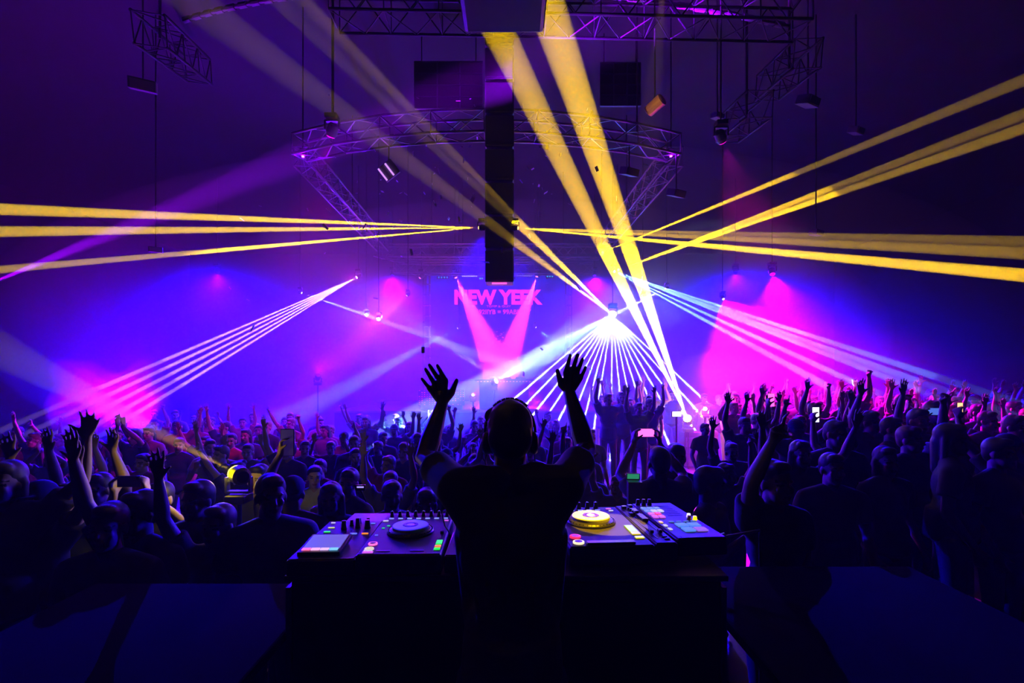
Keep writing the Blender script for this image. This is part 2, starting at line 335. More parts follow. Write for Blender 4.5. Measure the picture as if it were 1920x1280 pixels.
# hanging fixtures
e = empty('strobe_panel', P(729, 320, 8.4), 0, 'tilted square strobe panel with two bright tubes, under the front truss', 'stage light', rot=(math.radians(12), math.radians(-38), 0))
MB().box((0, 0, 0), (.28, .08, .25), bev=.01).obj('housing', mat('strobe_housing', (.35, .32, .4), .4), e)
for x in (-.12, .02): MB().tube((x, -.05, -.11), (x, -.05, .11), .014).obj('tube', glow('strobe_tube', (.6, .25, 1), 1.4), e)
pp = P(729, 320, 8.4); hb = MB().path([(pp.x, 8.4, pp.z+.1), (pp.x, 8.4, 6.45)], .012).mesh('b'); o = link('hanging_bracket', hb, None, black)
bpy.context.view_layer.update(); o.parent = e; o.matrix_parent_inverse = e.matrix_world.inverted()
e = empty('par_can', P(1228, 198, 7.5), 0, 'amber lit can lamp hanging high right of the black tower', 'stage light', rot=(math.radians(70), 0, math.radians(40)))
MB().lathe([(.05, -.14), (.085, -.12), (.09, .13), (.08, .13)], 20).obj('body', mat('amber_can', (.6, .35, .12), .35, .6), e)
MB().tube((0, 0, .1), (0, 0, .128), .078, n=20).obj('lens', glow('dim_amber_lens', (1, .45, .1), .5), e)
pp = P(1228, 198, 7.5); o = link('hanging_bracket', MB().path([(pp.x, 7.5, pp.z+.05), (pp.x, 7.5, 7.75)], .012).mesh('b'), None, black)
bpy.context.view_layer.update(); o.parent = e; o.matrix_parent_inverse = e.matrix_world.inverted()
spot(None, (pp.x-.6, 6.4, 6.5), pp, 12, (1, .5, .1), 40)  # amber spot without a fixture, added to light the can
def small_fixture(px, py, D, label, top, rx=20, s=1.0):
    q = P(px, py, D); e = empty('hanging_spotlight', q, 0, label, 'stage light')
    R = Euler((math.radians(rx), 0, math.radians(30))).to_matrix()
    MB().box((0, 0, 0), (.26*s, .2*s, .12*s), R, bev=.01).obj('housing', mat('fixture_grey', (.1, .1, .13), .5), e)
    MB().box(R @ Vector((0, -.105*s, 0)), (.22*s, .01, .09*s), R).obj('lens', mat('fixture_glass', (.3, .28, .42), .2), e)
    MB().tube((0, 0, .04*s), (0, 0, top-q.z), .012).obj('hanging_bracket', black, e)
small_fixture(1268, 362, 8.7, 'small grey spotlight hanging below the right front truss corner', 6.45)
small_fixture(1180, 322, 8.4, 'small grey spotlight below the front truss beside the amber beams', 6.45)
small_fixture(268, 160, 8, 'dim spotlight hanging high at the upper left under a short truss', 9.0, 20, 1.4)
small_fixture(1515, 190, 8.5, 'dim spotlight hanging below the outer upper right truss', 9.0, 20, 1.2)
small_fixture(1605, 245, 9, 'dim spotlight hanging alone at the far upper right', 9.0, 20, .9)
small_fixture(292, 468, 9, 'small spotlight hanging over the left crowd beneath the amber beams', 9.0, 10, .8)
small_fixture(1530, 436, 9, 'small spotlight hanging over the right crowd behind the amber beams', 9.0, 10, .8)
small_fixture(1345, 238-20, 8.4, 'small spotlight hanging right of the front truss end', 9.0, 10, .7)
# sagging cable
pts = [P(x, 488+18*math.sin((x-690)/60), 16.9) if False else P(x, 480+ (x-700)*.13 + 6*math.sin((x-700)/40), 16.9) for x in range(700, 900, 12)]
tag(MB().path(pts, .012, 6).obj('sagging_cable', mat('pale_cable', (.5, .3, .6), .5)), 'thin cable sagging below the lower rear truss', 'cable')

# ---------------- far stage, screen and booth
stage_m = mat('stage_black', (.015, .015, .02), .5, noise=.3, scale=5)
st = empty('far_stage', (-.4, 15.1, 0), 0, 'wide black main stage at the far end of the hall', 'stage')
MB().box((0, 2.6, .8), (9.6, 5.4, 1.6)).obj('deck', stage_m, st)
MB().box((0, -.12, 1.58), (9.6, .03, .05)).obj('edge_strip', mat('edge_strip', (.2, .2, .25), .4, .6), st)
# LED screen
SX, SY = -.52, 18.4
a = P(797, 514, SY); b = P(1068, 714, SY); w, h = b.x-a.x, a.z-b.z; c = (a+b)/2
def led_image():
    m = bpy.data.materials.new('led_screen_image'); m.use_nodes = True; nt = m.node_tree; bs = nt.nodes['Principled BSDF']
    bs.inputs['Base Color'].default_value = (.01, .01, .02, 1)
    tc = nt.nodes.new('ShaderNodeTexCoord'); n = nt.nodes.new('ShaderNodeTexNoise'); n.inputs['Scale'].default_value = 1.6; n.inputs['Detail'].default_value = 3
    r = nt.nodes.new('ShaderNodeValToRGB'); r.color_ramp.elements[0].position = .35; r.color_ramp.elements[0].color = (.004, .0, .3, 1)
    r.color_ramp.elements[1].position = .75; r.color_ramp.elements[1].color = (.0, .03, .9, 1)
    w2 = nt.nodes.new('ShaderNodeTexBrick'); w2.inputs['Scale'].default_value = 14; w2.inputs['Mortar Size'].default_value = .006
    w2.inputs['Color1'].default_value = (1, 1, 1, 1); w2.inputs['Color2'].default_value = (.85, .85, .85, 1); w2.inputs['Mortar'].default_value = (.3, .3, .3, 1); w2.offset = 0
    mx = nt.nodes.new('ShaderNodeMix'); mx.data_type = 'RGBA'; mx.blend_type = 'MULTIPLY'; mx.inputs[0].default_value = 1
    nt.links.new(tc.outputs['Object'], n.inputs['Vector']); nt.links.new(n.outputs[0], r.inputs[0]); nt.links.new(tc.outputs['Object'], w2.inputs['Vector'])
    nt.links.new(r.outputs[0], mx.inputs[6]); nt.links.new(w2.outputs[0], mx.inputs[7]); nt.links.new(mx.outputs[2], bs.inputs['Emission Color'])
    bs.inputs['Emission Strength'].default_value = .75; return m
scr = empty('led_screen', (c.x, SY, c.z), 0, 'big blue LED screen with pink lettering behind the far stage', 'screen')
MB().box((0, .06, 0), (w, .12, h)).obj('frame', black, scr)
MB().box((0, -.01, 0), (w-.12, .02, h-.1)).obj('picture', led_image(), scr)
pink_let = glow('pink_letters', (1, .02, .42), 2.2); dim_let = glow('dim_pink_letters', (.9, .02, .4), 1.5)
def text(s, px0, px1, py0, py1, m, y=SY-.03, off=.05, parent=scr, name='lettering'):
    cu = bpy.data.curves.new('txt', 'FONT'); cu.body = s; cu.size = 1; cu.offset = off; cu.extrude = .01; cu.space_character = 1.0
    o = bpy.data.objects.new(name, cu); C.objects.link(o); bpy.context.view_layer.update()
    me = bpy.data.meshes.new_from_object(o.evaluated_get(bpy.context.evaluated_depsgraph_get())); C.objects.unlink(o); bpy.data.objects.remove(o)
    xs = [v.co.x for v in me.vertices]; ys = [v.co.y for v in me.vertices]
    a = P(px0, py1, y); b = P(px1, py0, y); sx = (b.x-a.x)/(max(xs)-min(xs)); sz = (b.z-a.z)/(max(ys)-min(ys))
    for v in me.vertices: v.co = Vector((a.x+(v.co.x-min(xs))*sx-c.x, y-SY-v.co.z, a.z+(v.co.y-min(ys))*sz-c.z))
    me.materials.clear(); o = link(name, me, parent, m); return o
text('NEW YEEK', 852, 1017, 543, 571, pink_let, off=.045)
text('TGMP & GUIY', 912, 958, 572, 576, dim_let, off=.0, name='small_lettering')
text('1192IIYB = 99ABIUAY', 888, 996, 580, 589, dim_let, off=.02, name='second_line')
# dark figure picture on the screen, in relief panels
fig = mat('screen_figure_dark', (.015, .0, .03), .6, emit=(.12, 0, .25), es=.35)
fg = MB()
def sil(pts, yy=-.03):
    vs = [Vector((P(x, y, SY).x-c.x, yy, P(x, y, SY).z-c.z)) for x, y in pts]
    vv = [fg.bm.verts.new(v) for v in vs] ; f = fg.bm.faces.new(vv)
    r = bmesh.ops.extrude_face_region(fg.bm, geom=[f]); bmesh.ops.translate(fg.bm, vec=(0, -.012, 0), verts=[v for v in r['geom'] if isinstance(v, bmesh.types.BMVert)])
sil([(925, 640), (927, 622), (931, 616), (939, 615), (946, 620), (948, 634), (947, 642), (953, 650), (968, 655), (970, 676), (898, 678), (902, 662), (905, 655), (918, 648), (926, 644)])
sil([(956, 650), (953, 636), (957, 630), (962, 634), (964, 650)]); sil([(898, 664), (900, 640), (904, 636), (909, 642), (911, 660)])
fg.obj('figure_picture', fig, scr)
text('T MALASKL VRRE', 912, 970, 668, 673, dim_let, off=.01, name='bottom_line')
hl = MB()
rs = random.Random(3)
for i in range(26):
    x = 925+rs.random()*22; y = 621+rs.random()*26; q = P(x, y, SY); hl.box((q.x-c.x, -.046, q.z-c.z), (.03+rs.random()*.05, .01, .02))
hl.obj('face_highlights', glow('face_highlights', (1, .1, .6), .8), scr)
# screen towers
for (px, lab) in [(800, 'black screen tower at the left edge of the big screen'), (1066, 'black screen tower at the right edge of the big screen')]:
    q = P(px, 514, 17.6); e = empty('screen_tower', (q.x, 17.6, 1.6), 0, lab, 'tower')
    for dx in (-.1, .1):
        for dy in (-.1, .1): MB().box((dx, dy, (q.z-1.6)/2), (.03, .03, q.z-1.6)).obj('post', black, e)
    g = MB()
    for k in range(12): g.box((0, 0, .2+k*.36), (.24, .24, .02))
    g.obj('bracing', black, e)
# LED light bars above the screen
for (x0, x1, y, colr, lab, n) in [(866, 895, 517, (.8, .8, 1), 'row of tiny white lights left above the screen', 9), (968, 998, 516, (.8, .8, 1), 'row of tiny white lights right above the screen', 9),
        (820, 841, 520, (0, .4, .7), 'dim cyan light bar at the upper left of the screen', 4), (898, 906, 522, (0, .5, .7), 'pair of cyan lights left of the black tower foot', 2),
        (953, 965, 521, (0, .5, .7), 'pair of cyan lights right of the black tower foot', 2), (1024, 1038, 518, (0, .5, .6), 'dim cyan light bar at the upper right of the screen', 3)]:
    a = P(x0, y, 17.9); b = P(x1, y, 17.9); e = empty('light_bar', (a+b)/2, 0, lab, 'light bar'); L = (b-a).length
    MB().box((0, .03, 0), (L+.04, .06, .09)).obj('housing', black, e)
    MB().tube((-L*.4, .03, .03), (-L*.4, .03, 6.0-e.location.z), .01).obj('bracket', black, e)
    for k in range(n): MB().ball((-L/2+L*(k+.5)/n, -.005, 0), (.028, .012, .03), seg=8).obj('bulb', glow('bulb_%.1f_%.1f' % (colr[0], colr[1]), colr, 1.3), e)
# booth on the stage
e = empty('dj_booth', (P(945, 715, 15.6).x, 15.8, 1.6), 0, 'dark DJ booth with a dashed light strip on the far stage', 'booth')
MB().box((0, 0, .45), (1.5, .6, .86), bev=.02).obj('body', stage_m, e); MB().box((0, 0, .9), (1.75, .75, .06)).obj('table_top', black, e)
g = MB()
for k in range(17): g.box((-.78+k*.0975, -.385, .86), (.055, .012, .03))
g.obj('dashed_light_strip', glow('dash_strip', (.8, .3, 1), .9), e)
for (dx, w_, lab) in [(-.3, .3, None), (.1, .25, None), (.5, .3, None)]: MB().box((dx, 0, .96), (w_, .3, .06), bev=.01).obj('player', plastic, e)
# glittering LED panels on the stage front
def glitter(px0, px1, py0, py1, D, lab):
    a = P(px0, py0, D); b = P(px1, py1, D); c2 = (a+b)/2; w2, h2 = b.x-a.x, a.z-b.z
    e = empty('light_tile_display', (c2.x, D, c2.z-h2/2), 0, lab, 'LED panel')
    MB().box((0, .05, h2/2), (w2, .08, h2)).obj('frame', black, e)
    g = MB(); rr = random.Random(px0)
    nx, nz = int(w2/.075), int(h2/.06)
    for i in range(nx):
        for k in range(nz):
            if rr.random() < .72: g.box((-w2/2+(i+.5)*w2/nx, 0, (k+.5)*h2/nz), (.03*rr.uniform(.5, 1.4), .02, .02*rr.uniform(.5, 1.4)))
    g.obj('pixels', glow('pink_pixels', (1, .03, .5), .9), e)
    MB().box((0, .05, (1.6-(c2.z-h2/2))/2), (w2*.9, .06, abs(1.6-(c2.z-h2/2)))).obj('stand', black, e)
glitter(784, 871, 730, 760, 15.6, 'glittering pink LED panel at the left of the far stage front')
# ---------------- DJ platform and side tables
struct('platform_floor', MB().box((-.1, .78, .41), (5.6, 3.64, .8)).mesh('p'), stage_m)
cloth = mat('black_cloth', (.002, .002, .003), .9, noise=.3, scale=30, spec=.02)
def side_table(x0, x1, y0, y1, z, lab):
    e = empty('side_table', ((x0+x1)/2, (y0+y1)/2, .81), 0, lab, 'table'); w3, d3 = x1-x0, y1-y0
    MB().box((0, 0, z-.81-.02), (w3, d3, .04), bev=.01).obj('table_top', cloth, e)
    for sx in (-1, 1):
        for sy in (-1, 1): MB().tube((sx*(w3/2-.06), sy*(d3/2-.06), 0), (sx*(w3/2-.06), sy*(d3/2-.06), z-.85), .02).obj('leg', black, e)
side_table(.80, 1.9, 1.35, 2.45, 1.78, 'low black table right of the DJ desk')
side_table(-1.95, -.86, 1.3, 2.4, 1.72, 'low black table left of the DJ desk')
rail = empty('cable_rail', P(1360, 1010, 2.35), 0, 'thin dark rail with a clip behind the right low table', 'rail')
a, b = P(1305, 1016, 2.47)-rail.location, P(1425, 994, 2.47)-rail.location
MB().tube(a, b, .007).obj('bar', mat('rail_steel', (.35, .35, .4), .35, .8), rail)
for q in (a, b): MB().tube(q, (q.x, q.y, 1.2-rail.location.z), .006).obj('post', black, rail)
for px in (1310, 1345): MB().tube(P(px, 1014-(px-1305)*.18, 2.46)-rail.location, P(px+14, 1008-(px-1305)*.18, 2.46)-rail.location, .009).obj('clip', alu, rail)
fan = empty('ribbed_metal_case', (.62, 1.74, 1.79), math.radians(-12), 'small ribbed metal case beside the right corner of the DJ desk', 'case')

bpy.data.objects.remove(fan)
fan = empty('ribbed_metal_case', (.80, 2.33, 1.781), math.radians(20), 'small ribbed metal case on the low table beside the right corner of the DJ desk', 'case')
MB().box((0, 0, .03), (.15, .2, .06), bev=.008).obj('body', plastic, fan)
g = MB()
for k in range(5): g.box((-.06+k*.03, 0, .063), (.008, .19, .008))
g.obj('ribs', alu, fan); MB().tube((.078, -.1, .065), (.078, .1, .065), .005).obj('handle', alu, fan)
#==SECTION PEOPLE
def hand(mb, wr, bases, tips, tb, tt, n, k=1.0, bend=.012):
    """wrist, four knuckles, four tips, thumb root and tip, palm normal"""
    n = Vector(n).normalized(); wr = Vector(wr)
    mid = (bases[0]+bases[3])/2
    for b in bases: mb.cap(wr.lerp(b, .18), b, .0155*k, .0115*k, 10)
    mb.cap(wr.lerp(bases[0], .5), bases[0].lerp(bases[1], .5), .014*k, .011*k, 10)
    mb.cap(wr, wr.lerp(mid, .35), .021*k, .024*k, 12)
    r = [.0092, .0096, .0092, .0080]
    for i in range(4):
        a, c = bases[i], tips[i]; m1 = a.lerp(c, .42)-n*bend*.55; m2 = a.lerp(c, .74)-n*bend*.3
        mb.cap(a, m1, r[i]*1.08*k, r[i]*k, 10); mb.cap(m1, m2, r[i]*k, r[i]*.92*k, 10); mb.cap(m2, c, r[i]*.92*k, r[i]*.78*k, 10)
    tm = tb.lerp(tt, .5)+(tt-tb).cross(n).normalized()*0
    mb.cap(wr.lerp(tb, .25), tb, .017*k, .0155*k, 10); mb.cap(tb, tm, .0145*k, .0115*k, 10); mb.cap(tm, tt, .0115*k, .009*k, 10)
def auto_hand(mb, wr, d, n, th, k=1.0, curl=0.0, spread=1.0, point=False):
    """open to curled hand from a direction d, palm normal n, thumb side th"""
    wr, d, n, th = Vector(wr), Vector(d).normalized(), Vector(n).normalized(), Vector(th).normalized()
    n = (n-d*n.dot(d)).normalized(); th = (th-d*th.dot(d)-n*th.dot(n)).normalized()
    lat = [.032, .011, -.011, -.031]; ln = [.074, .084, .077, .060]; bl = [.092, .096, .091, .083]; bases = []; tips = []
    for i in range(4):
        b = wr + d*bl[i]*k + th*lat[i]*k; bases.append(b)
        c = curl if not (point and i == 0) else 0.0
        dd = (d + th*lat[i]*7*spread).normalized()
        L = ln[i]*k*(1-.45*c); tips.append(b + dd*L*math.cos(c*1.9) + n*L*math.sin(min(c*1.9, PI*.8)))
    tb = wr + d*.042*k + th*.038*k + n*.006*k
    tt = tb + (d*.55 + th*(.75*(1-curl)) + n*(.25+.8*curl)).normalized()*.058*k
    hand(mb, wr, bases, tips, tb, tt, n, k, .012+.02*curl)

def body_parts(mb, J, k=1.0, grow=0.0, part='body'):
    """J: joints. part: body, shirt or trousers; grow thickens cloth."""
    g = grow
    f = J['F']                                                   # forward unit vector
    sd = Vector((1, 0, 0))
    R = Matrix.Identity(3)
    pel, ab, ch, nk = J['pelvis'], J['belly'], J['chest'], J['neck']
    if part in ('body', 'shirt'):
        mb.ball(ab, (.135*k+g, .105*k+g, .15*k+g)); mb.ball(ch, (.160*k+g, .112*k+g, .165*k+g))
        mb.ball(ch+Vector((0, 0, .07*k)), (.165*k+g, .10*k+g, .09*k+g))
        for s in (0, 1):
            sh, el, wr = J['sh'][s], J['el'][s], J['wr'][s]
            mb.cap(nk + (sh-nk)*.25 + Vector((0, 0, .012*k)), sh, .052*k+g, .056*k+g)
            mb.cap(ch+Vector((0, 0, .02*k)) + (sh-ch)*Vector((1, 0, 0)).dot(Vector((1, 0, 0)))*.35, sh, .09*k+g, .056*k+g)
            if part == 'body':
                bel = sh.lerp(el, .45); fo = el.lerp(wr, .3)
                mb.cap(sh, bel, .052*k, .047*k); mb.cap(bel, el, .047*k, .036*k); mb.cap(el, fo, .037*k, .040*k); mb.cap(fo, wr, .040*k, .0245*k)
            else:
                t = J.get('sleeve', .58); sr = J.get('slr', .058); mb.cap(sh, sh.lerp(el, t*.6), .056*k+g, sr*k+g); mb.tube(sh.lerp(el, t*.5), sh.lerp(el, t), sr*k+g, sr*k+g+.001, 18)
    if part in ('body', 'shirt', 'trousers'):
        mb.ball(pel, (.158*k+g, .118*k+g, .13*k+g))
    if part == 'shirt':
        mb.tube(pel+Vector((0, 0, -.05*k)), ab, .155*k+g, .14*k+g, 24)
    if part in ('body', 'trousers'):
        for s in (0, 1):
            hp, kn, an = J['hip'][s], J['knee'][s], J['ank'][s]
            mb.cap(hp, kn, .082*k+g, .053*k+g); mb.cap(kn, kn.lerp(an, .35), .053*k+g, .056*k+g); mb.cap(kn.lerp(an, .35), an, .056*k+g, .036*k+g*1.6)
            if part == 'body': mb.cap(an+Vector((0, 0, -.03*k)), an+f*.15*k+Vector((0, 0, -.045*k)), .036*k, .030*k); mb.ball(an-f*.03*k+Vector((0, 0, -.04*k)), .036*k)
    if part == 'body':
        hd = J['head']; u = J['up']; hf = J['hf']; hs = hf.cross(u).normalized()
        M = Matrix((hs, hf, u)).transposed()                     # head frame: x side, y front, z up
        def h(x, y, z): return hd + (hs*x + hf*y + u*z)*k
        mb.cap(nk, hd+(u*-.07-hf*.02)*k, .060*k, .055*k)
        mb.ball(h(0, -.012, .025), (.074*k, .093*k, .088*k), M); mb.ball(h(0, .03, -.045), (.056*k, .058*k, .065*k), M)
        mb.ball(h(0, .062, -.088), (.026*k, .022*k, .020*k), M); mb.ball(h(0, .074, .022), (.052*k, .016*k, .012*k), M)
        mb.cap(h(0, .086, .005), h(0, .104, -.026), .009*k, .013*k, 8)
        mb.ball(h(0, .084, -.056), (.024*k, .012*k, .007*k), M); mb.ball(h(0, .081, -.066), (.020*k, .012*k, .007*k), M)
        for s in (-1, 1):
            mb.ball(h(.038*s, .066, -.022), (.020*k, .018*k, .018*k), M); mb.ball(h(.076*s, -.008, -.012), (.010*k, .020*k, .032*k), M)

def face_materials(me, J, k, skin, lip, eye, beard=None):
    hd, u, hf = J['head'], J['up'], J['hf']; hs = hf.cross(u).normalized()
    for m in (skin, lip, eye): me.materials.append(m)
    for p in me.polygons:
        v = (p.center-hd)/k
        y = v.dot(hf)
        if y < .05 or y > .14: continue
        x, z = v.dot(hs), v.dot(u)
        if abs(z) > .12 or abs(x) > .08: continue
        if abs(z+.061) < .011 and abs(x) < .024: p.material_index = 1
        elif abs(abs(x)-.032) < .013 and abs(z-.003) < .0065: p.material_index = 2
        elif abs(abs(x)-.033) < .019 and abs(z-.025) < .005: p.material_index = 2

skins = [mat('skin_light', (.55, .36, .27), .5, noise=.08), mat('skin_tan', (.42, .25, .17), .5, noise=.08), mat('skin_brown', (.25, .14, .09), .5, noise=.08)]
lipm = mat('lips', (.33, .12, .10), .45); eyem = mat('dark_eye', (.03, .02, .02), .3)
hairm = [mat('black_hair', (.012, .010, .012), .55, noise=.4, scale=60), mat('brown_hair', (.05, .028, .016), .55, noise=.4, scale=60), mat('fair_hair', (.25, .16, .08), .55, noise=.3, scale=60)]
shirtm = {n: mat(n.replace(' ', '_')+'_cotton', c, .85, noise=.15, scale=40) for n, c in
          [('black', (.015, .015, .018)), ('white', (.6, .6, .62)), ('grey', (.2, .2, .22)), ('navy', (.03, .04, .12)), ('red', (.35, .03, .05)), ('blue', (.08, .15, .5))]}
jeans = mat('dark_denim', (.03, .04, .08), .85, noise=.2, scale=60)

def joints(arms, lean=0, headturn=0, tilt=0):
    V = Vector; F = V((0, -1, 0))
    J = dict(F=F, pelvis=V((0, 0, .95)), belly=V((0, -.005, 1.12)), chest=V((0, -.01, 1.29)), neck=V((0, .01, 1.45)), head=V((0, -.01, 1.62)))
    J['up'] = V((math.sin(tilt), 0, math.cos(tilt))).normalized(); hf = V((math.sin(headturn), -math.cos(headturn), .05)); J['hf'] = (hf-J['up']*hf.dot(J['up'])).normalized()
    J['hip'] = [V((-.09, 0, .90)), V((.09, 0, .90))]; J['knee'] = [V((-.10, -.02, .49)), V((.10, -.02, .49))]; J['ank'] = [V((-.11, .01, .085)), V((.11, .01, .085))]
    J['sh'] = []; J['el'] = []; J['wr'] = []; J['h'] = []
    for s, a in zip((-1, 1), arms):
        el, wr, hdir, n, th, curl, spr, pt = a
        m = lambda p: V((p[0]*s, p[1], p[2]))
        up = .035 if el[2] > 1.5 else 0
        J['sh'].append(V((.182*s, 0, 1.40+up))); J['el'].append(m(el)); J['wr'].append(m(wr)); J['h'].append((m(hdir), m(n), m(th), curl, spr, pt))
    return J
# arm presets (mirrored for the other side): elbow, wrist, hand direction, palm normal, thumb side, curl, spread, pointing
UP = ((.27, -.06, 1.68), (.25, -.14, 1.92), (.05, -.1, 1), (0, -1, 0), (-1, 0, 0), .05, 1, False)
UPW = ((.37, -.05, 1.62), (.42, -.12, 1.86), (.2, -.15, 1), (0, -1, 0), (-1, 0, 0), .1, 1.3, False)
BENT = ((.34, -.14, 1.52), (.24, -.22, 1.76), (-.05, -.1, 1), (0, -1, 0), (-1, 0, 0), .15, 1, False)
FIST = ((.26, -.06, 1.69), (.20, -.12, 1.93), (0, -.1, 1), (0, -1, 0), (-1, 0, 0), .95, .3, False)
POINT = ((.28, -.12, 1.66), (.30, -.26, 1.88), (.05, -.5, 1), (0, -1, -.3), (-1, 0, 0), .9, .3, True)
DOWN = ((.25, .03, 1.13), (.24, -.12, .92), (0, -.3, -1), (-1, 0, 0), (0, -1, 0), .35, .6, False)
CLAP = ((.25, -.16, 1.60), (.06, -.22, 1.78), (-.05, -.1, 1), (-1, 0, 0), (0, 1, 0), .05, .6, False)
PHB = ((.25, -.18, 1.50), (.105, -.30, 1.72), (-.05, -.1, 1), (-1, -.15, 0), (0, 1, .1), .55, .4, False)     # both hands on a phone
PH1 = ((.27, -.14, 1.62), (.20, -.26, 1.85), (-.05, -.1, 1), (-1, -.2, 0), (0, 1, .1), .6, .4, False)
CHIN = ((.26, -.10, 1.18), (.12, -.28, 1.36), (-.3, -.1, .9), (0, 1, 0), (-1, 0, .3), .6, .5, False)
POSES = dict(both_up=(UP, UP), wide_up=(UPW, UPW), one_up=(UP, DOWN), other_up=(DOWN, UPW), still=(DOWN, DOWN), bent_up=(BENT, BENT), fist_up=(DOWN, FIST), point_up=(POINT, DOWN),
             clap=(CLAP, CLAP), phone_two=(PHB, PHB), phone_one=(DOWN, PH1), chin=(CHIN, DOWN), up_bent=(UP, BENT))
protos = {}
def hair_mesh(J, style, k=1.0):
    hd, u, hf = J['head'], J['up'], J['hf']; hs = hf.cross(u).normalized(); M = Matrix((hs, hf, u)).transposed()
    def h(x, y, z): return hd + hs*x + hf*y + u*z
    b = MB()
    if style == 'cap':
        b.ball(h(0, -.012, .045), (.082, .100, .082), M); b.ball(h(0, .10, .048), (.06, .05, .008), M)
    else:
        b.ball(h(0, -.024, .042), (.082, .094, .087), M); b.ball(h(0, .035, .092), (.058, .05, .032), M); b.ball(h(0, -.06, 0), (.068, .052, .075), M)
        if style == 'long':
            b.cap(h(0, -.06, -.02), h(0, -.075, -.22), .070, .055)
            for s in (-1, 1): b.cap(h(.068*s, -.02, .01), h(.075*s, -.03, -.19), .030, .024)
        if style == 'bun': b.ball(h(0, -.10, .10), .04)
    return b.fused('hair', .009, 3)
def proto(pose, style, turn, key):
    J = joints(POSES[pose], headturn=turn[0], tilt=turn[1])
    b = MB(); body_parts(b, J)
    for s in (0, 1):
        d, n, th, curl, spr, pt = J['h'][s]; auto_hand(b, J['wr'][s], d, n, th, 1.0, curl, spr, pt)
    me = b.fused('person_body', .0085, 5, .5)
    sb = MB(); body_parts(sb, J, 1, .014, 'shirt'); sm = sb.fused('shirt', .014, 5)
    if 'trousers' not in protos:
        tb = MB(); body_parts(tb, J, 1, .012, 'trousers'); protos['trousers'] = tb.fused('trousers', .016, 4)
        protos['trousers'].materials.append(jeans)
        f = MB()
        for s in (0, 1): an = J['ank'][s]; f.cap(an+Vector((0, .02, -.045)), an+Vector((0, -.15, -.048)), .046, .038)
        protos['shoes'] = f.fused('shoes', .012, 4); protos['shoes'].materials.append(black)
    hm = hair_mesh(J, style)
    meshes = []
    for sk in skins:
        m2 = me.copy() if meshes else me
        face_materials(m2, J, 1, sk, lipm, eyem); meshes.append(m2)
    sm.materials.append(shirtm['black']); hm.materials.append(hairm[0])
    protos[key] = dict(body=meshes, shirt=sm, hair=hm, J=J, style=style, pose=pose); return key
KEYS = [proto(*a) for a in [
    ('both_up', 'short', (.1, 0), 'both_up'), ('wide_up', 'long', (-.1, .05), 'wide_up'), ('one_up', 'short', (-.2, .05), 'one_up'), ('other_up', 'cap', (.2, -.05), 'other_up'),
    ('still', 'short', (.15, .03), 'still'), ('still', 'long', (-.25, -.04), 'still_long'), ('bent_up', 'short', (0, 0), 'bent_up'), ('fist_up', 'short', (.3, 0), 'fist_up'),
    ('point_up', 'bun', (-.1, 0), 'point_up'), ('clap', 'long', (.1, 0), 'clap'), ('phone_two', 'short', (0, 0), 'phone_two'), ('phone_one', 'cap', (0, 0), 'phone_one'), ('chin', 'short', (.5, .1), 'chin'), ('up_bent', 'bun', (.2, .05), 'up_bent')]]
PHR = Euler((0, 0, 0)).to_matrix()
def person(key, x, y, z, rz, s, label, group=None, skin=0, hair=0, shirt='black', far=False):
    p = protos[key]; o = bpy.data.objects.new('person', p['body'][skin]); C.objects.link(o)
    o.location = (x, y, z); o.rotation_euler = (0, 0, rz); o.scale = (s, s, s); tag(o, label, 'person', group)
    for nm, me, m in (('hair', p['hair'], hairm[hair] if p['style'] != 'cap' else shirtm['navy']), ('shirt', p['shirt'], shirtm[shirt]), ('trousers', protos['trousers'], None), ('shoes', protos['shoes'], None)):
        if far and nm in ('trousers', 'shoes'): continue
        c = bpy.data.objects.new('cap' if nm == 'hair' and p['style'] == 'cap' else nm, me); C.objects.link(c); c.parent = o
        if m is not None: c.material_slots[0].link = 'OBJECT'; c.material_slots[0].material = m
    return o
def phone(o, key, col, es, label, tilt=0, side=1, flip=False, size=1.0):
    """a phone in the person's hand(s): its screen faces the holder"""
    J = protos[key]['J']; both = key == 'phone_two'
    q = (J['wr'][0]+J['wr'][1])/2 + Vector((0, -.015, .09)) if both else J['wr'][1] + Vector((-.045, -.02, .085))
    M = Matrix.Translation(o.location) @ o.rotation_euler.to_matrix().to_4x4() @ Matrix.Diagonal((*o.scale, 1))
    w, h = (.155, .078) if both else (.078, .155)
    e = empty('phone', M @ q, 0, label, 'phone', rot=(0, 0, o.rotation_euler.z)); e.scale = (size,)*3
    MB().box((0, 0, 0), (w, .010, h), bev=.003).obj('body', plastic, e)
    if es > 0: MB().box((0, .0056, 0), (w-.008, .002, h-.008)).obj('screen', glow('phone_%.2f_%.2f_%.2f_%.1f' % (*col, es), col, es), e)
    MB().tube((w*.38, -.005, h*.34), (w*.38, -.008, h*.34), .008).obj('camera_lens', black, e)
    return e
placed = [(-2.1-.28*k, 3.95+.28*k) for k in range(10)] + [(-2.1-.45*k, 3.95+.10*k) for k in range(6)] + [(.344*d, d) for d in (4.6, 5.2, 5.8, 6.4, 7, 7.6, 8.2, 8.8, 9.4, 10, 10.6, 11.2, 11.8, 12.4)]
def hero(key, hx, hy, D, rz, label, s=None, base=0.0, **kw):
    """placed so that the head centre stands at the measured photo point at depth D"""
    q = P(hx, hy, D); s = s or max(.8, min(1.13, (q.z-base)/1.62)); z = q.z-1.62*s if abs(q.z-1.62*s-base) > .02 else base
    placed.append((q.x, q.y)); return person(key, q.x, q.y, z, rz, s, label, **kw)
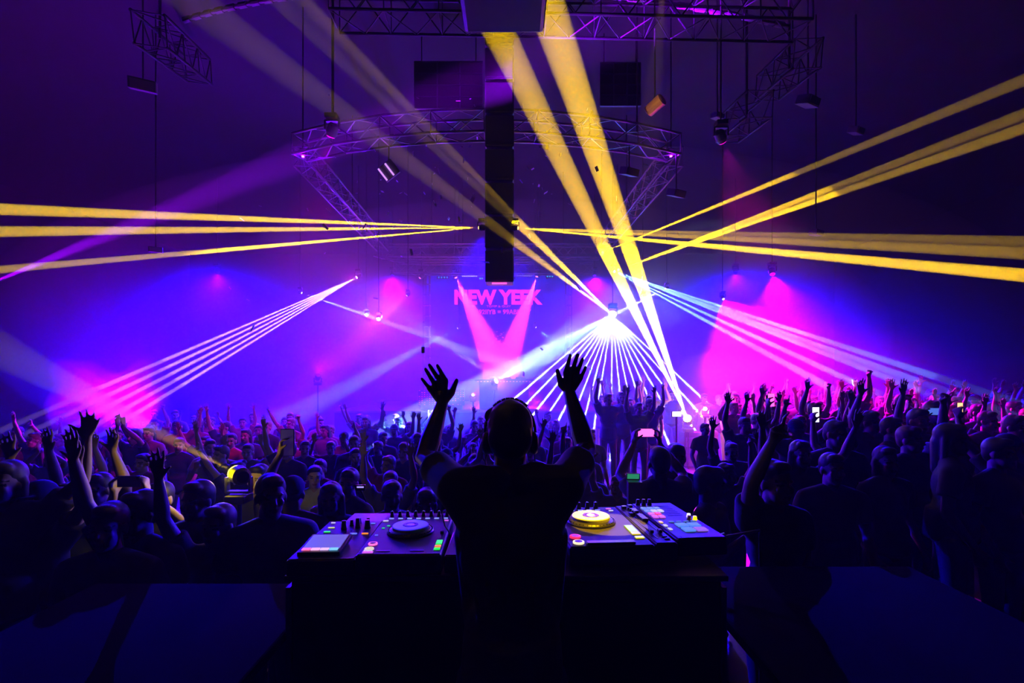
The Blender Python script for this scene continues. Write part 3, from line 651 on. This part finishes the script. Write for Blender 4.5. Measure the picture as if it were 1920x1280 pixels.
#                                          # height of the raised platform for the right crowd
struct('crowd_riser_floor', MB().box((9.25, 8.62, R8/2), (15.4, 12.0, R8-.002)).box((1.3, 2.95, R8/2), (.5, .64, R8-.004)).mesh('riser'), stage_m)
H = PI
# ---- left front rows
hero('wide_up', 12, 905, 3.2, .3, 'person at the far left edge throwing a spread hand high', shirt='black', skin=1)
hero('other_up', 75, 940, 3.35, -.2, 'person with thick dark hair in the front row at far left, one arm up', shirt='black', skin=1)
hero('one_up', 133, 938, 3.7, .2, 'person behind the thick haired one at far left, long straight arm raised', shirt='navy')
hero('both_up', 186, 918, 4.1, -.1, 'person with round dark head under the two hands, left crowd', shirt='black', skin=1)
hero('still', 205, 982, 2.9, .1, 'nearest person at lower left, only a dark round head and shoulders', shirt='black', skin=2)
hero('one_up', 262, 962, 3.1, -.15, 'person raising an open five-fingered hand right of the nearest dark head', shirt='black', skin=1)
o = hero('phone_two', 300, 935, 3.9, .05, 'person in the left crowd lifting a dark phone sideways with both hands', shirt='black'); phone(o, 'phone_two', (0, 0, 0), 0, 'dark phone held sideways overhead in the left crowd')
hero('still', 372, 935, 3.5, -.3, 'person with curly head turned right, near the yellow floor light', shirt='navy', skin=2, hair=1)
hero('one_up', 410, 985, 3.2, .1, 'person below the yellow floor light with one palm up', shirt='black', skin=1)
hero('still', 486, 898, 4.6, -.2, 'person just right of the yellow floor light with a dark round head', shirt='black')
hero('still', 508, 930, 3.2, .5, 'person with short dark hair in the front row, right of the yellow floor light', shirt='grey', skin=1)
o = hero('phone_one', 548, 925, 3.9, H, 'person holding a tablet up on one straight arm, left crowd'); phone(o, 'phone_one', (.05, .02, .2), .3, 'dark tablet raised above the left crowd', size=1.45)
hero('still_long', 620, 935, 4.0, .4, 'person with long hair just behind the left end of the desk', shirt='navy')
hero('chin', 655, 905, 4.6, -.5, 'person with glasses-like dark eyes looking right behind the desk', shirt='black', skin=1)
hero('still', 735, 930, 4.2, .2, 'dim person behind the left turntable', shirt='navy')
hero('still', 800, 945, 4.0, -.2, 'dim person behind the mixer beside the DJ', shirt='grey')
hero('clap', 95, 862, 7.4, .3, 'person with a bright pink face behind the far left hands', shirt='grey')
hero('one_up', 268, 868, 6.4, .1, 'person whose lit pink arm reaches into the yellow beam', shirt='red', base=-.0)
hero('still', 485, 807, 10.4, .1, 'person in a bright pink lit shirt standing in the left crowd', shirt='white')
hero('bent_up', 465, 848, 7.2, .2, 'person with a pink lit face behind the yellow floor light', shirt='grey')
hero('fist_up', 545, 818, 9.2, 0, 'person with a pink lit forearm raised, mid left crowd', shirt='red')
hero('wide_up', 385, 830, 8.8, -.1, 'person with pale face above the curly head, mid left crowd', shirt='navy')
hero('phone_one', 645, 822, 8.8, .2, 'person with a white cap bill touched by one hand, behind the desk', shirt='white')
hero('still_long', 610, 808, 9.8, -.2, 'person with a lit pink cheek, mid left crowd', shirt='grey')
# ---- right front rows, on the riser
o = hero('phone_two', 1236, 868, 4.3, H+.05, 'person seen from behind filming with a phone sideways, right of the DJ', base=.0, shirt='black'); phone(o, 'phone_two', (1, .1, .7), 2.5, 'phone with a pink picture held sideways over the head right of the DJ')
hero('still', 1268, 858, 4.9, -.2, 'person facing the DJ beside the one filming sideways', base=.0, shirt='black', skin=1)
hero('chin', 1330, 908, 3.9, .9, 'person with a hand at the face close behind the right deck', base=0, shirt='black', skin=0)
hero('fist_up', 1362, 890, 4.4, .2, 'person with a raised forearm behind the one with a hand at the face', base=R8, shirt='black', skin=0)
hero('point_up', 1452, 905, 2.75, .35, 'person with headphones beside the right table pointing a finger up', base=R8, shirt='grey', skin=0)
hero('still', 1322, 805, 8.0, .1, 'person with dark head right behind the blazing yellow floor light', base=R8)
hero('up_bent', 1372, 848, 5.4, -.2, 'person under the blue phone screen, right crowd', base=R8, skin=1)
hero('both_up', 1420, 790, 7.2, .1, 'person raising both arms before the pink lit rows', base=R8)
hero('one_up', 1450, 775, 7.9, 0, 'dark haired person turned to the pink rows, one arm up', base=R8, skin=1)
o = hero('phone_one', 1492, 805, 5.6, H-.1, 'person from behind holding up a phone with a pink picture', base=R8); phone(o, 'phone_one', (1, .1, .6), 2, 'phone with a bright pink picture in the right crowd')
hero('wide_up', 1500, 852, 4.2, .1, 'dim person with a veined raised hand, right crowd', base=R8, skin=1)
hero('up_bent', 1528, 770, 7.4, .2, 'person with short dark hair and pink lit face, arms up', base=R8)
hero('clap', 1572, 810, 5.9, -.3, 'person with head bowed between raised arms, right crowd', base=R8, skin=1)
o = hero('phone_one', 1590, 838, 4.9, H+.1, 'person in the right crowd holding an upright glowing phone', base=R8); phone(o, 'phone_one', (.7, .7, 1), 3, 'upright phone with a white blue picture in the right crowd')
hero('fist_up', 1592, 748, 8.0, .1, 'person with a glasses-lit pink face and arm bent, top of the right crowd', base=R8)
hero('both_up', 1632, 792, 5.6, .15, 'dark haired person before the man in the blue shirt, arms high', base=R8, skin=2)
hero('still', 1694, 757, 7.0, .1, 'person in a blue lit shirt with a pink lit face, right crowd', base=R8, shirt='blue')
hero('still', 1672, 805, 5.2, .5, 'person with mouth open and dark hair below the blue shirt', base=R8, skin=1)
hero('still', 1722, 790, 5.2, -.1, 'person with shaved dark head between blue shirt and white face', base=R8, skin=2)
hero('still', 1750, 772, 6.0, .1, 'person in a dark shirt with a half pink face, right crowd', base=R8)
hero('both_up', 1795, 800, 6.6, 0, 'person showing two pale violet hands above the right crowd', base=R8)
hero('still_long', 1782, 825, 3.9, .9, 'person with long dark hair seen side on at right', base=R8, skin=1)
o = hero('phone_two', 1788, 812, 5.0, H-.2, 'person behind the long haired one filming sideways', base=R8); phone(o, 'phone_two', (.1, .2, .9), .8, 'phone with a dim blue picture held sideways at right')
hero('still', 1852, 790, 6.1, .05, 'person in a dark open collar smiling near the right edge', base=R8)
o = hero('phone_one', 1888, 838, 4.4, H+.2, 'person at the right edge raising a bent arm with a camera', base=R8); phone(o, 'phone_one', (1, .45, .2), 2, 'small camera with an orange picture at the right edge', size=.85)
hero('still', 1872, 850, 3.9, .3, 'dim person with a pale cheek at the lower right edge', base=R8, skin=1)
hero('still_long', 1660, 865, 3.9, .2, 'dim person low in the right crowd', base=R8, skin=2)
hero('still', 1560, 880, 3.6, -.2, 'dark person low in the right crowd beside the raised hand', base=R8, skin=2)
# ---- the rest of the crowd
rg = random.Random(21)
def free(x, y, d):
    return all((x-a)**2+(y-b)**2 > d*d for a, b in placed)
words_ = {'both_up': 'both arms up', 'wide_up': 'both arms spread up', 'one_up': 'one arm raised', 'other_up': 'one arm raised', 'still': 'standing still', 'still_long': 'long hair down',
          'bent_up': 'hands beside the head', 'fist_up': 'a fist raised', 'point_up': 'a finger pointing up', 'clap': 'clapping overhead', 'chin': 'a hand at the chin', 'up_bent': 'bun and raised hands'}
KL = ['still', 'still_long', 'one_up', 'other_up', 'bent_up', 'fist_up', 'up_bent', 'both_up', 'clap', 'wide_up', 'point_up', 'still']
cnt = 0
def fill(x0, x1, y0, y1, base, step0, step1, upw, region, maxn, grp='floor crowd'):
    global cnt; n = 0; y = y0
    while y < y1:
        st = step0+(step1-step0)*(y-y0)/(y1-y0); x = x0+rg.random()*st
        while x < x1:
            xx, yy = x+rg.uniform(-.12, .12), y+rg.uniform(-.12, .12); x += st
            if abs(xx) > yy*1.06 or not free(xx, yy, .50) or n >= maxn: continue
            key = rg.choice(KL) if rg.random() < upw else rg.choice(['still', 'still_long', 'still', 'chin'])
            hi = rg.randrange(3); sh = rg.choice(['black', 'black', 'navy', 'grey', 'white', 'red']); s = rg.uniform(.93, 1.05)
            person(key, xx, yy, base, rg.uniform(-.35, .35), s, '%s person in %s, %s, %s %s' % ('capped' if key == 'other_up' else ['black-haired', 'brown-haired', 'fair-haired'][hi], sh, words_[key], 'side' if abs(xx) > abs(x0+x1)/2+1 else 'middle', region), 'people in the ' + grp,
                   rg.randrange(3) if rg.random() < .5 else 0, hi, sh, far=yy > 7)
            placed.append((xx, yy)); n += 1; cnt += 1
        y += st*.95
fill(-5.2, 1.2, 4.6, 8.0, 0, .78, .78, .55, 'of the nearer floor crowd', 46)
fill(-9.5, 1.3, 8.2, 13.8, 0, .80, .92, .5, 'of the farther floor crowd', 74)
fill(1.7, 8.5, 4.4, 8.3, R8, .74, .78, .7, 'of the nearer right crowd', 40, 'right crowd on the riser')
fill(1.8, 13.0, 8.4, 14.3, R8, .78, .86, .85, 'of the farther right crowd', 70, 'right crowd on the riser')
print('CROWD', cnt, len(placed))
#==SECTION DJ
V = Vector
def DJ():
    FL = .81
    J = dict(F=V((0, 1, 0)), pelvis=V((0, 1.52, FL+.96)), belly=V((0, 1.53, FL+1.13)), chest=V((-.003, 1.57, FL+1.34)), neck=V((-.006, 1.60, FL+1.53)), head=V((-.006, 1.675, FL+1.685)))
    J['up'] = V((0, .12, .993)).normalized(); hf = V((0, 1, 0)); J['hf'] = (hf-J['up']*hf.dot(J['up'])).normalized()
    J['sh'] = [V((-.170, 1.59, 2.345)), V((.160, 1.59, 2.352))]
    J['el'] = [P(797, 857, 1.82), P(1099, 842, 1.82)]; J['wr'] = [P(829, 757, 1.93), P(1068, 736, 1.93)]
    J['hip'] = [V((-.09, 1.52, FL+.90)), V((.09, 1.52, FL+.90))]; J['knee'] = [V((-.12, 1.54, FL+.49)), V((.12, 1.54, FL+.49))]; J['ank'] = [V((-.15, 1.50, FL+.085)), V((.15, 1.50, FL+.085))]
    J['sleeve'] = .66; J['slr'] = .047
    b = MB(); body_parts(b, J, .94)
    q = lambda x, y, d=1.95: P(x, y, d)
    hand(b, J['wr'][0], [q(836, 713), q(825, 714), q(814, 718), q(805, 727)], [q(820, 685), q(805, 684), q(798, 692), q(791, 710)], q(847, 735, 1.945), q(856, 713, 1.935), (0, 1, 0), .93, .008)
    hand(b, J['wr'][1], [q(1060, 699), q(1071, 698), q(1081, 701), q(1089, 708)], [q(1069, 666), q(1083, 665), q(1092, 673), q(1098, 688)], q(1052, 720, 1.945), q(1045, 695, 1.935), (0, 1, 0), .93, .008)
    me = b.fused('dj_body', .0030, 4, .5); face_materials(me, J, 1, skins[1], lipm, eyem)
    o = link('person', me, None); o.location = (0, 0, 0); tag(o, 'DJ seen from behind in a black t-shirt, both open hands raised to the crowd', 'person')
    s = MB(); body_parts(s, J, .93, .015, 'shirt')
    s.cap(J['neck']+V((-.075, -.03, -.045)), J['neck']+V((.075, -.03, -.045)), .030, .030); s.cap(V((-.10, 1.58, 2.405)), V((-.055, 1.585, 2.395)), .018, .016); s.cap(V((.06, 1.585, 2.415)), V((.09, 1.58, 2.415)), .016, .014)
    s.cap(V((-.135, 1.58, 2.20)), V((-.10, 1.57, 1.95)), .045, .05); s.cap(V((.13, 1.58, 2.20)), V((.10, 1.57, 1.95)), .045, .05)
    for i in range(6): s.cap(V((-.09+.03*i, 1.46, 1.98+.02*(i % 2))), V((-.11+.035*i, 1.455, 2.10)), .010, .006)
    sm = s.fused('t_shirt', .008, 5); sm.materials.append(shirtm['black']); link('t_shirt', sm, o)
    t = MB(); body_parts(t, J, 1.0, .014, 'trousers'); tm = t.fused('trousers', .012, 4); tm.materials.append(jeans); link('trousers', tm, o)
    for s_ in (0, 1):
        a = J['ank'][s_]; sh = MB(); sh.cap(a+V((0, -.03, -.042)), a+V((0, .16, -.048)), .045, .038); shm = sh.fused('shoe', .01, 4); shm.materials.append(black); link('shoe', shm, o)
    hd, u, hf = J['head'], J['up'], J['hf']; hs = hf.cross(u).normalized(); M = Matrix((hs, hf, u)).transposed()
    h = lambda x, y, z: hd + hs*x + hf*y + u*z
    c = MB(); c.ball(h(0, -.012, .033), (.0765, .098, .087), M); c.ball(h(0, -.055, -.005), (.072, .056, .074), M)
    c.cap(h(-.050, .05, .075), h(.03, .02, .100), .027, .022); c.cap(h(-.060, .0, .066), h(.0, -.02, .098), .026, .024)
    cm = c.fused('hair', .006, 3); cm.materials.append(hairm[0]); link('hair', cm, o)
    # headphones
    e = empty('headphones', h(0, 0, .0), 0, 'black over-ear headphones worn by the DJ', 'headphones')
    R = hd
    arc = [h(.082*math.sin(t)*(1 if abs(math.sin(t)) < .999 else 1), -.005-.035*0, .012+.105*math.cos(t)) - R for t in [(-1+2*i/20)*1.75 for i in range(21)]]
    MB().path(arc, .0045, 8).obj('headband', plastic, e, True)
    mid = [p_+u*.002 for p_ in arc[6:15]]; MB().path(mid, .0085, 8).obj('headband_pad', black, e, True)
    for s_ in (-1, 1):
        Rm = Matrix((u, hf, hs*s_)).transposed(); cc = h(.077*s_, -.004, -.022)-R
        cup = MB().lathe([(.028, -.016), (.036, -.012), (.037, .004), (.030, .012), (.012, .014)], 22, cc, Rm).obj('ear_cup', plastic, e, True)
        MB().lathe([(.030, -.026), (.036, -.02), (.034, -.012)], 22, cc, Rm).obj('ear_pad', black, cup, True)
        MB().path([cc-u*.036, cc-u*.055+hs*(.004*s_), cc-u*.075+hs*(.001*s_)], .0022, 6).obj('cable', black, e)
    # cord hanging beside the torso, plugged at the desk
    pts = [P(829, 925, 1.66), P(829, 945, 1.70), P(832, 975, 1.76), P(838, 1000, 1.84)]
    return o
DJ()
tag(MB().path([P(826, 905, 1.70), P(829, 930, 1.72), P(828, 960, 1.76), P(834, 985, 1.84), P(846, 1003, 1.95)], .0028, 6).obj('headphone_cord', plastic), 'thin black cord hanging at the left of the DJ down to the mixer', 'cord')

# ------------------------------------------------------------------ desk and players
TZ = 2.0
desk = empty('dj_desk', (-.02, 2.17, .81), 0, 'black road case desk carrying the players in front of the DJ', 'desk')
MB().box((0, 0, .60), (1.50, .78, 1.14), bev=.01).obj('case_body', cloth, desk)
MB().box((0, 0, 1.18), (1.54, .80, .02), bev=.004).obj('desk_top', black, desk)
for x in (-.755, .755):
    MB().box((x, 0, .6), (.015, .80, 1.10)).obj('edge_rail', mat('case_edge', (.06, .06, .07), .4, .7), desk)
top_m = mat('player_top', (.016, .015, .02), .6, noise=.12, scale=60); side_m = mat('player_side', (.02, .02, .022), .4)
jogm = mat('jog_disc', (.45, .45, .45), .6, 0); ring_m = mat('jog_ring', (.03, .03, .035), .3, .4)
G = lambda c, s: glow('led_%.2f_%.2f_%.2f_%.1f' % (*c, s), c, s)
blu_l, wht_l, grn_l, red_l, org_l, mag_l, yel_l, cyn_l = G((.12, .16, 1), 1.2), G((.6, .6, 1), .9), G((.02, .9, .05), .9), G((1, .05, .12), 1.2), G((1, .25, .03), 1.1), G((.7, .12, 1), .9), G((1, .75, .1), 1.1), G((.1, .7, .8), .8)
class Unit:
    def __init__(s, name, cx, cy, w, d, h, rz, label, cat, z0=TZ+.005, tilt=0):
        s.e = empty(name, (cx, cy, z0), rz, label, cat); s.w, s.d, s.h = w, d, h
        MB().box((0, 0, h/2), (w, d, h), bev=.006).obj('body', side_m, s.e); s.top = MB().box((0, 0, h+.001), (w-.012, d-.012, .004), bev=.001).obj('top_panel', top_m, s.e)
    def p(s, u, v, z=0): return V(((u-.5)*s.w, (v-.5)*s.d, s.h+.003+z))     # u right, v away from the DJ
    def btn(s, u, v, w, d, m, name='button', h=.004): return MB().box(s.p(u, v, h/2), (w, d, h), bev=.001).obj(name, m, s.e)
    def knob(s, u, v, r, h, m=None, name='knob', mark=None):
        k = MB().lathe([(r*1.12, 0), (r*1.1, h*.2), (r, h*.25), (r*.85, h), (r*.5, h*1.02)], 14, s.p(u, v)).obj(name, m or plastic, s.e, True)
        if mark: MB().box(s.p(u, v-.0, h+.001)+V((0, r*.45, 0)), (r*.25, r*.9, .0015)).obj('pointer', mark, k)
        return k
    def fader(s, u, v, L, vert=True, pos=.4):
        MB().box(s.p(u, v, .0005), (.004, L, .002) if vert else (L, .004, .002)).obj('fader_slot', black, s.e)
        off = V((0, (pos-.5)*L, 0)) if vert else V(((pos-.5)*L, 0, 0)); c = s.p(u, v, .008)+off
        k = MB().box(c, (.014, .024, .012) if vert else (.024, .014, .012), bev=.002).obj('fader_cap', plastic, s.e)
        MB().box(c+V((0, 0, .0065)), (.013, .0015, .001) if vert else (.0015, .013, .001)).obj('cap_line', mat('white_mark', (.6, .6, .62), .5), k)
    def jog(s, u, v, r):
        c = s.p(u, v)
        MB().lathe([(r*1.30, 0), (r*1.28, .008), (r*1.12, .014), (r*1.05, .016)], 48, c).obj('jog_ring', ring_m, s.e, True)
        j = MB().lathe([(r, .012), (r, .026), (r*.97, .029), (r*.01, .029)], 48, c).obj('jog_wheel', jogm, s.e)
        MB().lathe([(r*.44, .0290), (r*.42, .0305), (r*.30, .0305), (r*.28, .0292)], 40, c).obj('centre_ring', ring_m, j)
        MB().lathe([(r*.22, .029), (r*.2, .0305), (r*.02, .0305)], 30, c).obj('centre_display', mat('jog_display', (.5, .5, .52), .2), j)
        n = MB()
        for i in range(36): a = 2*PI*i/36; n.box(c+V((r*1.2*math.cos(a), r*1.2*math.sin(a), .012)), (.005, .003, .004), Matrix.Rotation(a, 3, 'Z'))
        n.obj('grip_studs', plastic, s.e)
# left sampler with touch screen
U = Unit('sampler', -.665, 1.985, .235, .46, .055, math.radians(2), 'small sampler with a tilted touch screen at the left end of the desk', 'sampler')
scc = U.p(.42, .245, .012)
sc_ = MB().box(scc, (.148, .158, .018), Euler((math.radians(6), 0, 0)).to_matrix(), bev=.003).obj('screen_frame', plastic, U.e)
MB().box(scc+V((0, .008, .0105)), (.13, .115, .002), Euler((math.radians(6), 0, 0)).to_matrix()).obj('touch_screen', G((.16, .15, .55), .8), sc_)
for i, m in enumerate([G((1, .15, .35), 1.2), G((1, .45, .8), 1.1), G((.8, .5, 1), 1.1), G((.2, .6, 1), 1.1)]):
    MB().box(scc+V((-.048+.032*i, -.060, .006)), (.029, .016, .003), Euler((math.radians(6), 0, 0)).to_matrix()).obj('screen_tab', m, sc_)
for (u, v, m) in [(.18, .66, grn_l), (.18, .78, G((.6, .7, .1), .8)), (.95-.1, .60, org_l), (.66, .60, blu_l)]: U.btn(u, v, .026, .009, m)
for (u, v, m) in [(.12, .93, wht_l), (.30, .93, blu_l), (.85, .90, blu_l)]: U.btn(u, v, .018, .007, m)
for (u, v, r, h) in [(.42, .74, .011, .035), (.50, .84, .008, .025), (.64, .78, .010, .040), (.82, .76, .012, .034), (.60, .92, .008, .022), (.75, .93, .008, .022)]: U.knob(u, v, r, h)
# left player
U = Unit('media_player', -.398, 2.01, .295, .50, .07, math.radians(1.5), 'media player with a blue lit jog wheel, left of the mixer', 'media player')
U.jog(.50, .50, .070)
for i in range(8): U.knob(.10+.115*i, .945, .008, .022, None, 'knob', blu_l)
for i in range(7): U.btn(.12+.13*i, .865, .020, .008, G((.25, .3, 1), 1.0))
U.btn(.06, .80, .022, .010, wht_l); U.btn(.92, .80, .020, .009, mag_l)
MB().lathe([(.0165, 0), (.0165, .005), (.012, .006), (.012, .001)], 24, U.p(.12, .215)).obj('play_ring', G((1, .12, .45), 1.6), U.e)
MB().lathe([(.011, 0), (.011, .006), (.002, .006)], 20, U.p(.12, .215)).obj('play_button', plastic, U.e)
MB().lathe([(.0165, 0), (.0165, .005), (.012, .006), (.012, .001)], 24, U.p(.12, .105)).obj('cue_ring', G((.9, .8, .6), .8), U.e)
U.btn(.13, .04, .036, .012, mag_l); U.btn(.12, .07, .030, .010, wht_l)
for (u, v, m) in [(.10, .60, grn_l), (.15, .66, grn_l), (.08, .42, blu_l)]: U.btn(u, v, .012, .008, m, h=.003)
U.fader(.93, .42, .13, True, .6)
for (v, l, m) in [(.24, .045, grn_l), (.155, .018, G((1, .2, .03), 1.2)), (.10, .018, grn_l)]: U.btn(.93, v, .022, l, m, 'level_light')
for u in (.3, .7): U.btn(u, .07, .05, .010, mat('grey_mark', (.2, .2, .3), .4), h=.002)
# mixer mostly behind the DJ
U = Unit('dj_mixer', -.045, 2.02, .385, .48, .06, 0, 'DJ mixer between the two players, half hidden by the DJ', 'mixer')
for i in range(6):
    u = .09+.165*i
    for k, v in enumerate((.93, .84, .75)): U.knob(u, v, .009, .018, None, 'knob', [red_l, red_l, cyn_l][k] if i < 2 else wht_l)
    U.btn(u, .665, .020, .012, cyn_l); U.btn(u, .615, .020, .012, [org_l, blu_l, blu_l][i % 3]); U.fader(u, .36, .14, True, .3+.1*(i % 3))
    for k in range(5): U.btn(u+.055, .27+.06*k, .006, .010, [grn_l, grn_l, grn_l, yel_l, red_l][k] if i in (2, 3) else mat('grey_mark', (.2, .2, .3), .4), 'meter_light', .002)
U.fader(.5, .10, .10, False, .5); U.btn(.285, .44, .005, .10, G((1, .05, .25), 1.3), 'level_strip')
# right player
U = Unit('media_player', .345, 2.115, .315, .54, .07, math.radians(4), 'media player lit yellow from above, jog wheel right of the DJ', 'media player')
U.jog(.46, .56, .079)
for i in range(6): U.knob(.06+.125*i, .955, .010, .028, None, 'knob', blu_l); U.btn(.06+.125*i, .885, .022, .009, G((.2, .25, 1), 1.2))
U.btn(.86, .92, .024, .011, mag_l); U.btn(.87, .86, .020, .009, wht_l)
MB().lathe([(.021, 0), (.021, .006), (.015, .007), (.015, .001)], 24, U.p(.13, .20)).obj('play_ring', G((1, .02, .08), 1.6), U.e)
MB().lathe([(.014, 0), (.014, .007), (.002, .007)], 20, U.p(.13, .20)).obj('play_button', G((.6, .05, .3), .6), U.e)
MB().lathe([(.021, 0), (.021, .006), (.015, .007), (.015, .001)], 24, U.p(.13, .08)).obj('cue_ring', G((1, .8, .5), 1.2), U.e)
MB().lathe([(.014, 0), (.014, .007), (.002, .007)], 20, U.p(.13, .08)).obj('cue_button', plastic, U.e)
for (v, m) in [(.48, wht_l), (.42, G((.3, .5, .9), .9)), (.54, org_l)]: U.btn(.06, v, .014, .014, m)
for v, l, m in [(.36, .085, G((.55, .9, .02), .9)), (.25, .03, G((1, .8, 0), .8)), (.16, .022, G((.9, .9, 0), .9))]: U.btn(.90, v, .034, l, m, 'level_light')
MB().box(U.p(.5, .055, .004), (.18, .03, .008), bev=.003).obj('front_grip', plastic, U.e)
# right channel strip
U = Unit('effects_unit', .548, 2.155, .085, .54, .068, math.radians(5), 'narrow channel strip with sliders lit yellow, beside the right jog wheel', 'mixer')
U.fader(.3, .55, .34, True, .7); U.fader(.72, .26, .20, True, .4); U.fader(.3, .22, .14, True, .5)
for (u, v, w_, d_) in [(.70, .78, .024, .05), (.68, .58, .026, .08), (.36, .90, .02, .02), (.75, .93, .02, .02)]: U.btn(u, v, w_, d_, plastic, 'switch_cover', .012)
for i in range(4): U.knob(.5, .84-.05*i, .006, .014)
for v in (.08, .13): U.btn(.7, v, .02, .008, mat('grey_mark', (.2, .2, .3), .4))
# right pad controller
U = Unit('pad_controller', .700, 2.215, .20, .53, .066, math.radians(6), 'grey pad controller with blue and violet pads at the right end of the desk', 'controller')
U.top.material_slots[0].link = 'OBJECT'; U.top.material_slots[0].material = mat('controller_grey', (.16, .15, .18), .45, noise=.1, scale=60)
pc = [[blu_l, blu_l, blu_l], [blu_l, wht_l, wht_l], [mag_l, red_l, None], [mag_l, mag_l, None]]
for r_, row in enumerate(pc):
    for c_, m in enumerate(row):
        if m: U.btn(.13+.15*c_, .80-.085*r_, .024, .030, G((.15, .25, .9), 1.0) if m is blu_l else m, 'pad', .006)
for i in range(2):
    for k in range(2): U.btn(.44+.26*i, .30-.115*k, .044, .044, G((.10, .30, 1), .8) if not (i and k) else G((.35, .15, 1), .8), 'pad', .006)
for k in range(3): U.btn(.10, .40-.09*k, .014, .022, [G((1, .6, .1), .9), wht_l, wht_l][k], 'button', .004)
for i in range(4): U.btn(.33+.16*i, .40, .022, .008, G((.1, .2, .7), .7), 'button', .004)
for (u, v, m) in [(.86, .52, G((.9, .9, .7), 1.2)), (.90, .44, G((1, .6, 0), 1.6)), (.80, .46, mat('brass_knob', (.4, .25, .08), .4, .8))]: U.knob(u, v, .009, .016, m)
for i in range(3): U.knob(.12+.14*i, .94, .010, .026)
for k in range(7): U.btn(.62, .88-.05*k, .07, .002, mat('controller_line', (.07, .06, .09), .5), 'printed_line', .0006)
MB().box(U.p(.5, .03, -.004), (.16, .03, .012), bev=.003).obj('front_grip', plastic, U.e)
# amber spot that lights the right player (hung under the box speaker)
A = V((.60, 1.95, 4.4)); e, a = moving_head(A, (.40, 2.12, 2.07), (1, .6, .05), 12, 'amber spot aimed down at the right player', .7, 1); spot(e, a, (.40, 2.12, 2.07), 8.2, (1, .52, .0), 1500, .1)
A = V((-.45, 1.95, 4.4)); e, a = moving_head(A, (-.41, 2.02, 2.07), (.1, .1, 1), 12, 'blue spot added overhead, aimed down at the left player', .7, 1); spot(e, a, (-.41, 2.02, 2.07), 4.6, (.02, .02, 1), 1300, .5)  # unseen blue spot added to colour the left jog wheel
# phone on a stand and laptop behind the desk
e = empty('phone', P(676, 914, 2.7), math.radians(180), 'small phone screen glowing faintly above the sampler', 'phone'); MB().box((0, 0, 0), (.05, .008, .03)).obj('body', plastic, e); MB().box((0, .005, .004), (.036, .002, .008)).obj('screen', G((.4, .3, 1), 1.0), e)
MB().tube((0, 0, -.01), (0, -.1, TZ-e.location.z), .004).obj('stand', black, e)
e = empty('laptop', P(1187, 893, 4.2), math.radians(176), 'laptop with a dim green screen standing among the crowd right of the DJ', 'laptop')
MB().box((0, 0, 0), (.11, .012, .055), Euler((math.radians(-15), 0, 0)).to_matrix()).obj('lid', plastic, e); MB().box((0, .008, .002), (.095, .004, .042), Euler((math.radians(-15), 0, 0)).to_matrix()).obj('screen', G((.03, .35, .16), .7), e)
MB().box((0, .06, -.03), (.11, .10, .01)).obj('keyboard_deck', plastic, e); MB().box((0, .03, -.035-(e.location.z-.035)/2), (.10, .10, e.location.z-.036), bev=.01).obj('stand', black, e)
# equipment by the yellow floor light
e = empty('equipment_rack', (P(1297, 820, 12.1).x, 12.1, R8), 0, 'tall equipment case under the blazing yellow floor light', 'case')
zt = P(0, 800, 12.1).z-R8
MB().box((0, .1, zt/2-.05), (.42, .40, zt-.14), bev=.01).obj('case_body', mat('case_grey', (.09, .09, .1), .5), e); MB().box((0, -.105, zt-.35), (.34, .01, .22)).obj('front_plate', mat('plate_grey', (.3, .28, .33), .4), e)
e = empty('tv_monitor', P(1269, 776, 10.5), math.radians(0), 'small white lit monitor beside the blazing yellow floor light', 'monitor')
MB().box((0, .02, 0), (.20, .03, .12)).obj('frame', plastic, e); MB().box((0, 0, 0), (.18, .004, .10)).obj('screen', G((1, .8, 1), 2.5), e); MB().tube((0, .02, -.05), (0, .02, R8-e.location.z), .02).obj('stand', black, e)
# ------------------------------------------------------------------ confetti
rc = random.Random(5)
cmat = mat('violet_foil', (.75, .6, .9), .35, .3)
for i in range(110):
    px, py, D = rc.gauss(880, 190), rc.uniform(170, 490) if rc.random() < .8 else rc.uniform(490, 720), rc.uniform(5.5, 13)
    if i < 26: px, py = rc.uniform(660, 900), rc.uniform(270, 420)
    q = P(px, py, D)
    if q.z > 8.7 or (abs(px-937) < 40 and D > 7.2) : q.x += .8
    L = rc.uniform(.035, .10); o = MB().box((0, 0, 0), (L, L*rc.uniform(.3, .6), .0012)).obj('confetti', cmat)
    o.location = q; o.rotation_euler = (rc.uniform(0, 6), rc.uniform(0, 6), rc.uniform(0, 6)); tag(o, 'small violet confetti flake drifting in the air under the trusses', 'confetti', 'confetti flakes in the air')
for m in bpy.data.materials:
    if m.name.split('_')[0] in ('led', 'phone', 'dim', 'pink', 'face', 'dash', 'bulb', 'red', 'strobe') and m.name != 'led_screen_image':
        try: m.cycles.emission_sampling = 'NONE'
        except Exception: pass
